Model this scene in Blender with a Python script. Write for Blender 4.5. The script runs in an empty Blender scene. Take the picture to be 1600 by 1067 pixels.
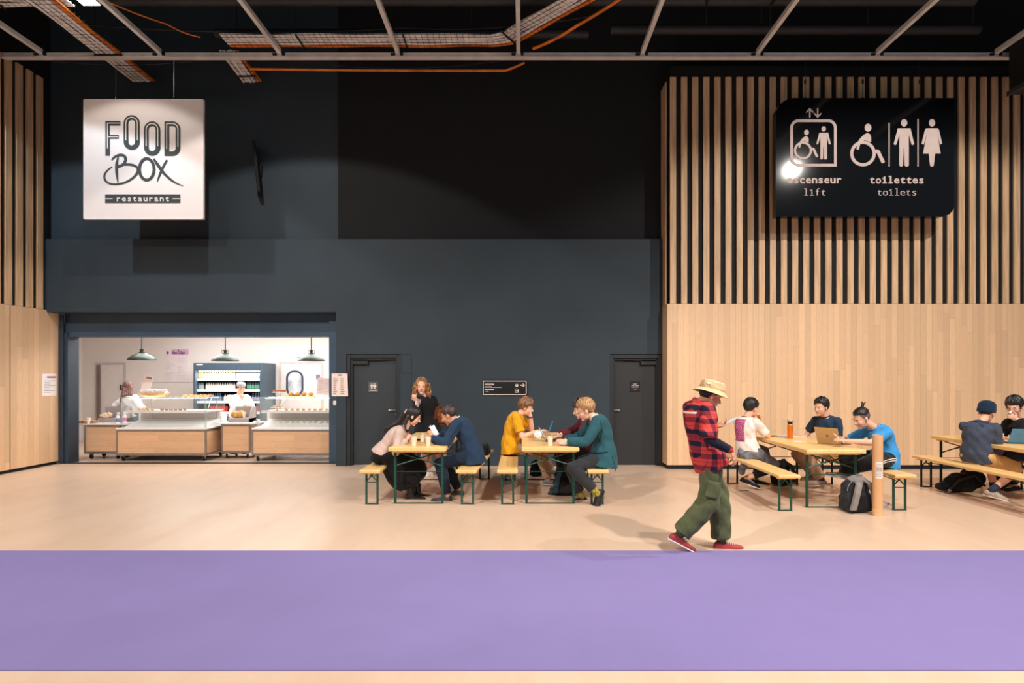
import bpy, math, random
import numpy as np
from mathutils import Vector, Matrix, noise
random.seed(7)
PI = math.pi
COL = bpy.context.scene.collection
# ------------------------------------------------------------------ camera
F_PX, CX, CY, CAM_H = 950.0, 815.0, 585.0, 1.77
cam_d = bpy.data.cameras.new('camera'); cam = bpy.data.objects.new('camera', cam_d); COL.objects.link(cam)
cam.location = (0, 0, CAM_H); cam.rotation_euler = (PI/2, 0, 0)
cam_d.sensor_fit = 'HORIZONTAL'; cam_d.sensor_width = 36; cam_d.lens = F_PX/1600*36
cam_d.shift_x = -(CX-800)/1600; cam_d.shift_y = (CY-533.5)/1600
cam_d.clip_end = 200
bpy.context.scene.camera = cam
# ------------------------------------------------------------------ world, exposure, hall lamps
sc = bpy.context.scene
sc.view_settings.view_transform = 'Standard'; sc.view_settings.look = 'None'
sc.view_settings.gamma = 1.0; sc.view_settings.use_curve_mapping = False
sc.view_settings.exposure = 0.0
try:
    sc.cycles.use_denoising = True; sc.cycles.max_bounces = 7; sc.cycles.diffuse_bounces = 4; sc.cycles.glossy_bounces = 3
    sc.cycles.transmission_bounces = 6; sc.cycles.transparent_max_bounces = 8
    sc.cycles.sample_clamp_indirect = 6; sc.cycles.caustics_reflective = False; sc.cycles.caustics_refractive = False
except Exception: pass
w = bpy.data.worlds.new('hall_air'); sc.world = w; w.use_nodes = True
w.node_tree.nodes['Background'].inputs[0].default_value = (.84, 0.92, 1.0, 1)
w.node_tree.nodes['Background'].inputs[1].default_value = 0.20

def lamp(kind, name, loc, target, power, color=(1, .95, .9), size=.3, angle=60, blend=.5, sx=None):
    d = bpy.data.lights.new(name, kind); d.energy = power; d.color = color
    if kind == 'SPOT':
        d.spot_size = math.radians(angle); d.spot_blend = blend; d.shadow_soft_size = size
    elif kind == 'AREA':
        d.size = size
        if sx: d.shape = 'RECTANGLE'; d.size_y = sx
    else: d.shadow_soft_size = size
    o = bpy.data.objects.new(name, d); COL.objects.link(o); o.location = loc
    v = Vector(target)-Vector(loc); o.rotation_euler = v.to_track_quat('-Z', 'Y').to_euler()
    return o
WARM = (1.0, .93, .86); NEUT = (1.0, .95, .90); COOL = (.72, .86, 1.0)
lamp('SPOT', 'hall_lamp', (7.1, 5.6, 7.15), (6.4, 9.6, 0), 950, WARM, .04, 112, .25)
lamp('SPOT', 'hall_lamp', (-4.2, 7.6, 7.3), (-4.0, 10.4, 0), 450, WARM, .07, 106, .12)
lamp('SPOT', 'hall_lamp', (-8.7, 7.4, 7.3), (-8.3, 10.2, 0), 430, COOL, .07, 106, .12)
lamp('SPOT', 'hall_lamp', (3.2, 4.4, 7.3), (3.6, 6.4, 0), 900, WARM, .12, 96, .5)
lamp('SPOT', 'hall_lamp', (-5.0, 1.2, 7.3), (-4.7, 4.6, 0), 2500, WARM, .2, 112, .6)
lamp('SPOT', 'hall_lamp', (5.0, 1.2, 7.3), (4.8, 4.6, 0), 2500, WARM, .2, 112, .6)
lamp('AREA', 'kitchen_ceiling_lamps', (-6.0, 14.0, 3.1), (-6.0, 14.0, 0), 270, (1, .97, .95), 5.4, sx=2.4)

# ------------------------------------------------------------------ helpers
def at(px, py, Y): return Vector(((px-CX)*Y/F_PX, Y, CAM_H-(py-CY)*Y/F_PX))
def fl(px, py):    # point of the floor seen at a pixel
    Y = F_PX*CAM_H/(py-CY); return Vector(((px-CX)*Y/F_PX, Y, 0))
def C8(r, g, b):
    f = lambda c: ((c/255)/12.92 if c/255 <= .04045 else (((c/255)+.055)/1.055)**2.4)
    return (f(r), f(g), f(b), 1)
MATS = {}
class NT:
    def __init__(s, m): s.m = m; s.t = m.node_tree; s.n = s.t.nodes; s.b = s.n['Principled BSDF']
    def new(s, t, **kw):
        x = s.n.new(t)
        for k, v in kw.items(): setattr(x, k, v)
        return x
    def link(s, a, b): s.t.links.new(a, b)
    def math(s, op, a, b=None, c=None):
        x = s.new('ShaderNodeMath', operation=op)
        for i, v in enumerate((a, b, c)):
            if v is None: continue
            if isinstance(v, (int, float)): x.inputs[i].default_value = v
            else: s.link(v, x.inputs[i])
        return x.outputs[0]
    def mix(s, f, a, b, mode='MIX'):
        x = s.new('ShaderNodeMix', data_type='RGBA', blend_type=mode)
        for i, v in ((0, f), (6, a), (7, b)):
            if isinstance(v, (int, float)): x.inputs[i].default_value = v
            elif isinstance(v, tuple): x.inputs[i].default_value = v
            else: s.link(v, x.inputs[i])
        return x.outputs[2]
    def ramp(s, f, stops):
        x = s.new('ShaderNodeValToRGB'); e = x.color_ramp.elements
        e[0].position, e[0].color = stops[0]; e[1].position, e[1].color = stops[-1]
        for p, c in stops[1:-1]:
            k = e.new(p); k.color = c
        s.link(f, x.inputs[0]); return x.outputs[0]
    def co(s, kind='Object'): return s.new('ShaderNodeTexCoord').outputs[kind]
    def map(s, v, sc=(1, 1, 1), rot=(0, 0, 0), loc=(0, 0, 0)):
        x = s.new('ShaderNodeMapping'); s.link(v, x.inputs[0])
        x.inputs['Scale'].default_value = sc; x.inputs['Rotation'].default_value = rot; x.inputs['Location'].default_value = loc
        return x.outputs[0]
    def noise(s, v, scale, detail=3, rough=.5):
        x = s.new('ShaderNodeTexNoise'); s.link(v, x.inputs['Vector']); x.inputs['Scale'].default_value = scale
        x.inputs['Detail'].default_value = detail; x.inputs['Roughness'].default_value = rough; return x.outputs['Fac']
    def bump(s, h, st=.2, d=.01):
        x = s.new('ShaderNodeBump'); s.link(h, x.inputs['Height']); x.inputs['Strength'].default_value = st
        x.inputs['Distance'].default_value = d; s.link(x.outputs[0], s.b.inputs['Normal'])
def mat(name, col, rough=.6, metal=0., var=.06, nscale=8, bump=0., bscale=60, emit=0, spec=.5, alpha=1, trans=0, coat=0, stretch=(1, 1, 1)):
    if name in MATS: return MATS[name]
    m = bpy.data.materials.new(name); m.use_nodes = True; t = NT(m)
    c = C8(*col)
    v = t.co() if not stretch == (1, 1, 1) else t.co()
    v = t.map(v, stretch)
    nz = t.noise(v, nscale)
    lo = tuple(max(0, x*(1-var*2)) for x in c[:3])+(1,); hi = tuple(min(1, x*(1+var*2)) for x in c[:3])+(1,)
    t.link(t.ramp(nz, [(.3, lo), (.7, hi)]), t.b.inputs['Base Color'])
    t.b.inputs['Roughness'].default_value = rough; t.b.inputs['Metallic'].default_value = metal
    t.b.inputs['Specular IOR Level'].default_value = spec
    t.b.inputs['Coat Weight'].default_value = coat
    if trans: t.b.inputs['Transmission Weight'].default_value = trans
    if alpha < 1: t.b.inputs['Alpha'].default_value = alpha
    if emit:
        t.b.inputs['Emission Color'].default_value = c; t.b.inputs['Emission Strength'].default_value = emit
    if bump: t.bump(t.noise(v, bscale, 4), bump)
    MATS[name] = m; return m
def wood(name, base, axis='X', w=.11, blk=1.6, seam=.03, var=.13, rough=.5, grain=(3, 3, .5), dark=.55):
    """boards of width w along `axis`, running along Z (or X when axis == 'Z'), butt joined"""
    m = bpy.data.materials.new(name); m.use_nodes = True; t = NT(m); co = t.co()
    sp = t.new('ShaderNodeSeparateXYZ'); t.link(co, sp.inputs[0])
    a = sp.outputs[axis]; l = sp.outputs['Z' if axis != 'Z' else 'X']
    u = t.math('DIVIDE', a, w); k = t.math('FLOOR', u); fr = t.math('FRACT', u)
    wn = t.new('ShaderNodeTexWhiteNoise', noise_dimensions='1D'); t.link(k, wn.inputs['W'])
    lo = t.math('FLOOR', t.math('ADD', t.math('DIVIDE', l, blk), t.math('MULTIPLY', wn.outputs[0], 3.0)))
    lf = t.math('FRACT', t.math('ADD', t.math('DIVIDE', l, blk), t.math('MULTIPLY', wn.outputs[0], 3.0)))
    wn2 = t.new('ShaderNodeTexWhiteNoise', noise_dimensions='2D')
    cb = t.new('ShaderNodeCombineXYZ'); t.link(k, cb.inputs[0]); t.link(lo, cb.inputs[1]); t.link(cb.outputs[0], wn2.inputs['Vector'])
    c = C8(*base); L = tuple(x*(1-var) for x in c[:3])+(1,); H = tuple(min(1, x*(1+var)) for x in c[:3])+(1,)
    col = t.ramp(wn2.outputs[0], [(0, L), (.5, c), (1, H)])
    g = t.noise(t.map(co, grain), 14, 5, .6)
    col = t.mix(t.math('MULTIPLY', t.math('SUBTRACT', g, .42), .9), col, tuple(x*.72 for x in c[:3])+(1,))
    s1 = t.math('LESS_THAN', fr, seam); s2 = t.math('LESS_THAN', lf, seam*w/blk*.8)
    sm = t.math('MAXIMUM', s1, s2)
    col = t.mix(t.math('MULTIPLY', sm, dark), col, tuple(x*.3 for x in c[:3])+(1,))
    t.link(col, t.b.inputs['Base Color']); t.b.inputs['Roughness'].default_value = rough
    t.bump(t.math('SUBTRACT', t.math('MULTIPLY', g, .15), sm), .25, .004)
    MATS[name] = m; return m

def rot_to(v):
    v = Vector(v)
    return v.to_track_quat('Z', 'Y').to_matrix() if v.length > 1e-9 else Matrix.Identity(3)
class MB:
    def __init__(s): s.v = []; s.f = []; s.m = []; s.mi = 0
    def add(s, vs, fs):
        o = len(s.v); s.v += [tuple(x) for x in vs]; s.f += [tuple(i+o for i in f) for f in fs]; s.m += [s.mi]*len(fs); return s
    def box(s, c, d, R=None, b=0):
        c = Vector(c); h = Vector(d)/2
        if b:
            b = min(b, min(h)*.95)
            pts = []
            for sx in (-1, 1):
                for sy in (-1, 1):
                    for sz in (-1, 1):
                        pts.append([(sx*(h.x-b), sy*(h.y-b), sz*h.z), (sx*(h.x-b), sy*h.y, sz*(h.z-b)), (sx*h.x, sy*(h.y-b), sz*(h.z-b))])
            vs = [Vector(p) for q in pts for p in q]
            I = lambda x, y, z, k: ((x*2+y)*2+z)*3+k
            fs = [(I(0,0,0,0), I(0,1,0,0), I(1,1,0,0), I(1,0,0,0)), (I(0,0,1,0), I(1,0,1,0), I(1,1,1,0), I(0,1,1,0)),
                  (I(0,0,0,1), I(1,0,0,1), I(1,0,1,1), I(0,0,1,1)), (I(0,1,0,1), I(0,1,1,1), I(1,1,1,1), I(1,1,0,1)),
                  (I(0,0,0,2), I(0,0,1,2), I(0,1,1,2), I(0,1,0,2)), (I(1,0,0,2), I(1,1,0,2), I(1,1,1,2), I(1,0,1,2))]
            for z in (0, 1):
                for (a, b2) in (((0, 0), (1, 0)), ((1, 1), (0, 1))):
                    q = (I(*a, z, 0), I(*b2, z, 0), I(*b2, z, 1), I(*a, z, 1)); fs.append(q if z == 0 else q[::-1])
                for (a, b2) in (((1, 0), (1, 1)), ((0, 1), (0, 0))):
                    q = (I(*a, z, 0), I(*b2, z, 0), I(*b2, z, 2), I(*a, z, 2)); fs.append(q if z == 0 else q[::-1])
            for x in (0, 1):
                for y in (0, 1):
                    q = (I(x, y, 0, 1), I(x, y, 0, 2), I(x, y, 1, 2), I(x, y, 1, 1)); fs.append(q if (x ^ y) == 0 else q[::-1])
                    for z in (0, 1):
                        q = (I(x, y, z, 0), I(x, y, z, 1), I(x, y, z, 2)); fs.append(q if (x ^ y ^ z) else q[::-1])
        else:
            vs = [Vector((x*h.x, y*h.y, z*h.z)) for x in (-1, 1) for y in (-1, 1) for z in (-1, 1)]
            fs = [(0, 1, 3, 2), (4, 6, 7, 5), (0, 4, 5, 1), (2, 3, 7, 6), (0, 2, 6, 4), (1, 5, 7, 3)]
        if R is not None: vs = [R @ v for v in vs]
        return s.add([v+c for v in vs], fs)
    def bb(s, x0, x1, y0, y1, z0, z1, b=0): return s.box(((x0+x1)/2, (y0+y1)/2, (z0+z1)/2), (abs(x1-x0), abs(y1-y0), abs(z1-z0)), b=b)
    def rings(s, R, closed=True, cap=True):
        n = len(R[0]); o = []
        for r in R: o += list(r)
        fs = []
        for i in range(len(R)-1):
            for j in range(n):
                k = (j+1) % n
                if not closed and k == 0: continue
                fs.append((i*n+j, i*n+k, (i+1)*n+k, (i+1)*n+j))
        if cap:
            fs.append(tuple(range(n))[::-1]); fs.append(tuple((len(R)-1)*n+j for j in range(n)))
        return s.add(o, fs)
    def tube(s, pts, r, n=8, cap=True):
        pts = [Vector(p) for p in pts]; rr = r if isinstance(r, (list, tuple)) else [r]*len(pts)
        R = []; up = None
        for i, p in enumerate(pts):
            d = (pts[min(i+1, len(pts)-1)]-pts[max(i-1, 0)])
            d = d.normalized() if d.length > 1e-9 else Vector((0, 0, 1))
            if up is None:
                up = Vector((0, 0, 1)) if abs(d.z) < .9 else Vector((0, 1, 0))
            x = up.cross(d); 
            if x.length < 1e-5: x = Vector((1, 0, 0)).cross(d)
            x.normalize(); y = d.cross(x); up = y
            R.append([p+(x*math.cos(2*PI*j/n)+y*math.sin(2*PI*j/n))*rr[i] for j in range(n)])
        return s.rings(R, cap=cap)
    def lathe(s, c, prof, n=24, R=None, cap=True):
        c = Vector(c); RR = []
        for r, z in prof:
            ring = [Vector((r*math.cos(2*PI*j/n), r*math.sin(2*PI*j/n), z)) for j in range(n)]
            if R is not None: ring = [R @ p for p in ring]
            RR.append([p+c for p in ring])
        return s.rings(RR, cap=cap)
    def cyl(s, c, r, h, n=20, R=None, b=0):
        if b: return s.lathe(c, [(r-b, 0), (r, b), (r, h-b), (r-b, h)], n, R)
        return s.lathe(c, [(r, 0), (r, h)], n, R)
    def ell(s, c, r, R=None, n=16, m=10):
        c = Vector(c); vs = [Vector((0, 0, -r[2]))]
        for i in range(1, m):
            ph = -PI/2+PI*i/m
            for j in range(n):
                th = 2*PI*j/n; vs.append(Vector((r[0]*math.cos(ph)*math.cos(th), r[1]*math.cos(ph)*math.sin(th), r[2]*math.sin(ph))))
        vs.append(Vector((0, 0, r[2])))
        fs = [(0, 1+(j+1) % n, 1+j) for j in range(n)]
        for i in range(m-2):
            for j in range(n):
                k = (j+1) % n; fs.append((1+i*n+j, 1+i*n+k, 1+(i+1)*n+k, 1+(i+1)*n+j))
        l = len(vs)-1; fs += [(l, 1+(m-2)*n+j, 1+(m-2)*n+(j+1) % n) for j in range(n)]
        if R is not None: vs = [R @ v for v in vs]
        return s.add([v+c for v in vs], fs)
    def cap(s, p0, p1, r0, r1, n=14, sq=None, mid=None, flat=False):
        """tapered capsule; sq=(side vector, factor) flattens it; mid=(t, r) gives a bulge"""
        p0 = Vector(p0); p1 = Vector(p1); d = p1-p0; L = d.length
        if L < 1e-6: return s.ell(p0, (r0, r0, r0))
        d /= L; x = Vector((0, 0, 1)).cross(d) if abs(d.z) < .95 else Vector((0, 1, 0)).cross(d)
        x.normalize(); y = d.cross(x)
        st = [(-r0*.97, r0*.25), (-r0*.8, r0*.6), (-r0*.45, r0*.89), (0, r0)]
        if mid: st.append((mid[0]*L, mid[1]))
        st += [(L, r1), (L+.012, r1*1.0), (L+.012, r1*.5)] if flat else [(L, r1), (L+r1*.45, r1*.89), (L+r1*.8, r1*.6), (L+r1*.97, r1*.25)]
        R = []
        for h, r in st:
            ring = []
            for j in range(n):
                o = (x*math.cos(2*PI*j/n)+y*math.sin(2*PI*j/n))*r
                if sq: o = o-sq[0]*(o.dot(sq[0]))*(1-sq[1])
                ring.append(p0+d*h+o)
            R.append(ring)
        return s.rings(R)
    def poly(s, pts2, y0, y1):
        """extrude polygon given as (x, z) between y0 (front) and y1 (back); fan-free ngon"""
        a = sum(pts2[i][0]*pts2[(i+1) % len(pts2)][1]-pts2[(i+1) % len(pts2)][0]*pts2[i][1] for i in range(len(pts2)))
        if a < 0: pts2 = pts2[::-1]
        n = len(pts2)
        vs = [(x, y0, z) for x, z in pts2]+[(x, y1, z) for x, z in pts2]
        fs = [tuple(range(n)), tuple(range(n, 2*n))[::-1]]+[(i, i+n, (i+1) % n+n, (i+1) % n) for i in range(n)]
        return s.add(vs, fs)
    def band(s, path, wd, y0, y1, closed=False):
        """ribbon along (x, z) path with width(s)"""
        n = len(path); ws = wd if isinstance(wd, (list, tuple)) else [wd]*n
        L, Rr = [], []
        for i in range(n):
            a = path[(i-1) % n] if closed else path[max(i-1, 0)]; b = path[(i+1) % n] if closed else path[min(i+1, n-1)]
            p = path[i]; k = ws[i]/2; u1 = (p[0]-a[0], p[1]-a[1]); u2 = (b[0]-p[0], b[1]-p[1]); q1 = math.hypot(*u1); q2 = math.hypot(*u2)
            dx = (u1[0]/q1 if q1 else 0)+(u2[0]/q2 if q2 else 0); dz = (u1[1]/q1 if q1 else 0)+(u2[1]/q2 if q2 else 0); l = math.hypot(dx, dz) or 1; nx, nz = -dz/l, dx/l
            # mitre
            if 0 < i < n-1 or closed:
                e1 = (p[0]-a[0], p[1]-a[1]); l1 = math.hypot(*e1) or 1
                cs = abs((-e1[1]*nx+e1[0]*nz)/l1); k = k/max(.5, cs)
            L.append((p[0]+nx*k, p[1]+nz*k)); Rr.append((p[0]-nx*k, p[1]-nz*k))
        for i in range(n if closed else n-1):
            j = (i+1) % n; s.poly([L[i], L[j], Rr[j], Rr[i]], y0, y1)
        return s
    def build(s, name, m=None, parent=None, smooth=False, loc=None):
        me = bpy.data.meshes.new(name); me.from_pydata(s.v, [], s.f)
        ms = m if isinstance(m, (list, tuple)) else [m]
        for x in ms:
            if x: me.materials.append(x)
        if len(ms) > 1: me.polygons.foreach_set('material_index', s.m)
        if smooth: me.polygons.foreach_set('use_smooth', [True]*len(me.polygons))
        me.update()
        if smooth == 'auto' or smooth is True:
            try: me.set_sharp_from_angle(angle=math.radians(40))
            except Exception: pass
        o = bpy.data.objects.new(name, me); COL.objects.link(o)
        if parent: o.parent = parent
        if loc: o.location = loc
        return o
def tag(o, label=None, cat=None, group=None, kind=None):
    if label: o['label'] = label
    if cat: o['category'] = cat
    if group: o['group'] = group
    if kind: o['kind'] = kind
    return o
def thing(name, label, cat, loc=(0, 0, 0), rz=0, group=None):
    o = bpy.data.objects.new(name, None); COL.objects.link(o); o.location = loc; o.rotation_euler = (0, 0, rz)
    o.empty_display_size = .1
    return tag(o, label, cat, group)
def struct(o): o['kind'] = 'structure'; return o
def copy_tree(o, parent=None):
    c = o.copy(); COL.objects.link(c); c.parent = parent
    for ch in list(o.children): copy_tree(ch, c)
    return c
def lathe_obj(name, prof, m, parent, c=(0, 0, 0), n=24, R=None): return MB().lathe(c, prof, n, R).build(name, m, parent, True)
def text_mb(mb, txt, x, z, size, y0, depth=.004, mono=None, bold=0., xs=1.0, align='L', serif=False, face=-1):
    """letters in the XZ plane facing -Y; x, z = left baseline"""
    def glyph(ch, ox):
        cu = bpy.data.curves.new('t', 'FONT'); cu.body = ch; cu.size = size; cu.extrude = depth/2; cu.offset = bold; cu.resolution_u = 3
        ob = bpy.data.objects.new('t', cu); COL.objects.link(ob)
        dg = bpy.context.evaluated_depsgraph_get(); dg.update()
        me = bpy.data.meshes.new_from_object(ob.evaluated_get(dg))
        vs = [v.co.copy() for v in me.vertices]; fs = [tuple(p.vertices) for p in me.polygons]
        bpy.data.objects.remove(ob); bpy.data.curves.remove(cu); bpy.data.meshes.remove(me)
        return vs, fs
    if mono:
        if align == 'C': x -= mono*len(txt)/2
        for i, ch in enumerate(txt):
            if ch == ' ': continue
            vs, fs = glyph(ch, 0)
            if not vs: continue
            xa = min(v.x for v in vs); xb = max(v.x for v in vs); wv = (xb-xa)
            wmax = mono*.86; k = min(xs, wmax/wv) if wv > 0 else 1
            cx = x+mono*(i+.5)
            mb.add([Vector((cx+(v.x-(xa+xb)/2)*k, y0+v.z*1.0, z+v.y)) for v in vs], fs)
            if serif and ch in 'il':
                th = size*.07+bold*2; h = max(v.y for v in vs)
                mb.poly([(cx-mono*.36, z-bold), (cx+mono*.36, z-bold), (cx+mono*.36, z+th-bold), (cx-mono*.36, z+th-bold)], y0-depth/2-.0006, y0+depth/2)
                hh = size*.53 if ch == 'i' else h
                mb.poly([(cx-mono*.34, z+hh-th), (cx, z+hh-th), (cx, z+hh), (cx-mono*.34, z+hh)], y0-depth/2-.0006, y0+depth/2)
    else:
        vs, fs = glyph(txt, 0)
        if not vs: return
        xa = min(v.x for v in vs); xb = max(v.x for v in vs)
        ox = x-xa*xs if align == 'L' else x-(xa+xb)/2*xs
        mb.add([Vector((ox+v.x*xs, y0+v.z, z+v.y)) for v in vs], fs)
    return mb
def ellpts(cx, cz, rx, rz, n=24, a0=0, a1=2*PI): return [(cx+rx*math.cos(a0+(a1-a0)*i/n), cz+rz*math.sin(a0+(a1-a0)*i/n)) for i in range(n if abs(a1-a0-2*PI) < 1e-6 else n+1)]
# ------------------------------------------------------------------ the hall
YW, YU, YO, YB = 11.75, 11.9, 12.1, 16.2     # wall face, upper wall, opening, kitchen back wall
XL = -9.18                                    # left timber wall
XR, YR = 2.775, 11.36                         # right timber wall: corner and face
def floor_mat():
    m = bpy.data.materials.new('polished_screed'); m.use_nodes = True; t = NT(m); co = t.co()
    n1 = t.noise(co, .45, 4); n2 = t.noise(t.map(co, (1, .25, 1)), 2.2, 5, .6); n3 = t.noise(co, 30, 3)
    c = t.mix(n1, C8(216, 186, 161), C8(230, 203, 178))
    c = t.mix(t.ramp(n2, [(.45, (0, 0, 0, 1)), (.75, (.5, .5, .5, 1))]), c, C8(206, 168, 138))
    c = t.mix(t.math('MULTIPLY', n3, .12), c, C8(150, 112, 86))
    t.link(c, t.b.inputs['Base Color'])
    r = t.math('ADD', t.math('MULTIPLY', n2, .25), .22); t.link(r, t.b.inputs['Roughness'])
    t.b.inputs['Specular IOR Level'].default_value = .45
    t.bump(n3, .04, .002); return m
MF = floor_mat()
def fab(name, col, sheen=.3, var=.05, ns=10, bs=350, bump=.15):
    if name in MATS: return MATS[name]
    m = mat(name, col, .9, var=var, nscale=ns, spec=.2); t = NT(m); co = t.co()
    if 'carpet' in name: t.bump(t.noise(co, bs, 3), bump)
    else:
        f = t.noise(t.map(co, (1, 1, .5), (.5, .3, .2)), 11, 3, .55); t.bump(f, .55, .05)
    m.node_tree.nodes['Principled BSDF'].inputs['Sheen Weight'].default_value = sheen*.3
    return m
M_carpet = fab('purple_carpet', (130, 118, 170), .2, .012, 2, 500, .2)
M_wall = mat('anthracite_paint', (44, 57, 66), .7, var=.05, nscale=1.2, bump=.05, bscale=120)
M_wallU = mat('upper_wall_black', (16, 18, 22), .85, var=.06, nscale=2, bump=.1, bscale=150)  # near-black colour for the right part of the upper wall
M_black = mat('matt_black', (9, 10, 12), .8, var=.1)
M_frame = mat('door_frame_paint', (34, 39, 43), .5, var=.04, nscale=3)
M_door = mat('door_leaf_paint', (46, 54, 60), .5, var=.03, nscale=2)
M_doord = mat('door_leaf_dark_paint', (40, 42, 45), .5, var=.03, nscale=2)
M_blue = mat('shutter_blue_grey', (56, 79, 100), .45, var=.05, nscale=2)
M_chrome = mat('brushed_steel', (200, 196, 190), .25, 1., var=.03)
M_white = mat('kitchen_wall_white', (226, 220, 216), .8, var=.02, nscale=1)
WB = (232, 194, 154)
M_planks = wood('oak_boards_front', WB, 'X', .108, 2.4, .035, .10)
M_planksY = wood('oak_boards_side', WB, 'Y', .13, 2.6, .02, .10)
M_slat = mat('oak_slat', (218, 182, 142), .55, var=.12, nscale=5, stretch=(4, 4, .25), bump=.05)
# floor
b = MB(); b.bb(-16, 20, -3, 17.2, -.12, 0); struct(b.build('floor', MF))
b = MB(); b.bb(-15, 18, 3.63, 6.09, .0, .006); tag(b.build('carpet_runner', M_carpet), 'long flat purple carpet runner crossing the beige hall floor', 'carpet')
# main dark wall, as segments round the opening and the doors
ox0, ox1, otop = -9.18, -3.587, 2.975
D1 = (at(541, 553, YW).x, at(625.5, 553, YW).x, at(600, 553, YW).z)     # door 1 outer frame
D2 = (at(953, 553, YW).x, 2.72, at(980, 553.5, YW).z)
zl = at(0, 373.5, YW).z
b = MB()
b.bb(XL-.3, ox1, YW, YW+.35, otop, zl)                         # bulkhead over the opening
b.bb(ox1, D1[0], YW, YW+.35, 0, D1[2]); b.bb(ox1, XR+.2, YW, YW+.35, D1[2], zl)
b.bb(D1[1], D2[0], YW, YW+.35, 0, D1[2]); b.bb(D2[1], XR+.2, YW, YW+.35, 0, D1[2])
main = struct(b.build('wall_back', M_wall))
b = MB(); b.bb(XL-.3, at(529, 300, YU).x, YU, YU+.2, zl-.1, 9.6); struct(b.build('wall_back_upper', M_wall))
b = MB(); b.bb(at(529, 300, YU).x, XR+.3, YU-.03, YU+.2, zl-.1, 9.6); struct(b.build('wall_back_upper_right', M_wallU))
# thin construction joints on the dark wall
b = MB(); b.bb(at(870, 485, YW).x, XR, YW-.004, YW, at(0, 486, YW).z, at(0, 485, YW).z)
struct(b.build('trim_1', M_frame))
b = MB(); x0, x1 = at(627, 0, YW).x, at(643, 0, YW).x
for xx in (x0, x1): b.bb(xx-.006, xx+.006, YW-.004, YW, at(0, 583, YW).z, at(0, 553, YW).z)
b.bb(x0, x1, YW-.004, YW, at(0, 583.5, YW).z, at(0, 582.5, YW).z); b.bb(x0, x1, YW-.004, YW, at(0, 554, YW).z, at(0, 553, YW).z)
b.bb(x1-.004, x1+.004, YW-.003, YW, 0, at(0, 583, YW).z)
struct(b.build('trim_2', M_frame))
# doors
def door(n, D, leafm, hx, sign_px, flip):
    x0, x1, zt = D
    b = MB(); fw = .075
    b.bb(x0, x0+fw, YW+.02, YW+.2, 0, zt, .004); b.bb(x1-fw, x1, YW+.02, YW+.2, 0, zt, .004); b.bb(x0+fw, x1-fw, YW+.02, YW+.2, zt-fw, zt, .004)
    b.bb(x0+fw, x0+fw+.03, YW+.06, YW+.2, 0, zt-fw); b.bb(x1-fw-.03, x1-fw, YW+.06, YW+.2, 0, zt-fw); b.bb(x0+fw+.03, x1-fw-.03, YW+.06, YW+.2, zt-fw-.03, zt-fw)
    fr = struct(b.build('door_%d' % n, M_frame))
    lf = MB().bb(x0+fw+.012, x1-fw-.012, YW+.12, YW+.17, .01, zt-fw-.012, .004).build('door_leaf', leafm, fr)
    hz = at(0, 641, YW).z; 
    b = MB(); R = rot_to((0, -1, 0))
    b.cyl((hx, YW+.12, hz), .026, .012, 20, R, .003); b.tube([(hx, YW+.11, hz), (hx, YW+.06, hz), (hx-.02*flip, YW+.05, hz), (hx-.14*flip, YW+.05, hz)], .0105, 10)
    b.build('door_handle', M_chrome, fr, True)
    MB().cyl((hx, YW+.12, hz-.085), .026, .012, 20, R, .003).cyl((hx, YW+.108, hz-.085), .01, .01, 12, R).build('lock_cylinder', M_chrome, fr, True)
    b = MB(); cx0, cx1 = (x0+fw+.03, x0+fw+.33) if flip > 0 else (x1-fw-.33, x1-fw-.03)
    b.bb(cx0, cx1, YW+.055, YW+.12, zt-fw-.13, zt-fw-.055, .008)
    xa = cx1 if flip > 0 else cx0; xb = xa+.32*flip
    b.tube([(xa, YW+.07, zt-fw-.045), (xb, YW+.05, zt-fw-.025)], .009, 8)
    b.bb(min(xa, xa+.02*flip), max(xa+.02*flip, xa+.36*flip) if flip > 0 else xa, YW+.05, YW+.1, zt-fw-.035, zt-fw-.015)
    b.build('door_closer', M_frame, fr)
    return fr
door(1, D1, M_door, at(617.5, 0, YW).x, None, 1)
door(2, D2, M_doord, at(958, 0, YW).x, None, -1)
# opening: jambs, shutter box, guides
b = MB(); b.bb(XL, XL+.17, YO-.03, YO+.28, 0, 2.6, .004); b.bb(XL+.02, XL+.10, YO-.05, YO-.03, 0, 2.96)
struct(b.build('trim_3', mat('jamb_slate', (40, 56, 72), .5)))
b = MB(); b.bb(at(514, 0, YO).x, at(526, 0, YO).x+.25, YO, YO+.3, 0, otop, .004); struct(b.build('trim_4', M_blue))
b = MB(); z0 = at(0, 526, YO).z
b.bb(XL+.05, ox1+.1, YO+.01, YO+.32, z0, at(0, 505, YO).z, .006); b.bb(XL+.05, ox1+.1, YO+.05, YO+.32, at(0, 505, YO).z, otop+.2)
b.bb(XL+.10, at(514, 0, YO).x, YO-.005, YO+.02, z0, z0+.035)
sh = tag(b.build('shutter_box', M_blue), 'blue grey roller shutter housing across the top of the serving opening', 'roller shutter')
b = MB(); b.bb(XL+.1, ox1+.3, YO-.05, YO+.1, 0, .008); struct(b.build('trim_5', M_frame))
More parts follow.
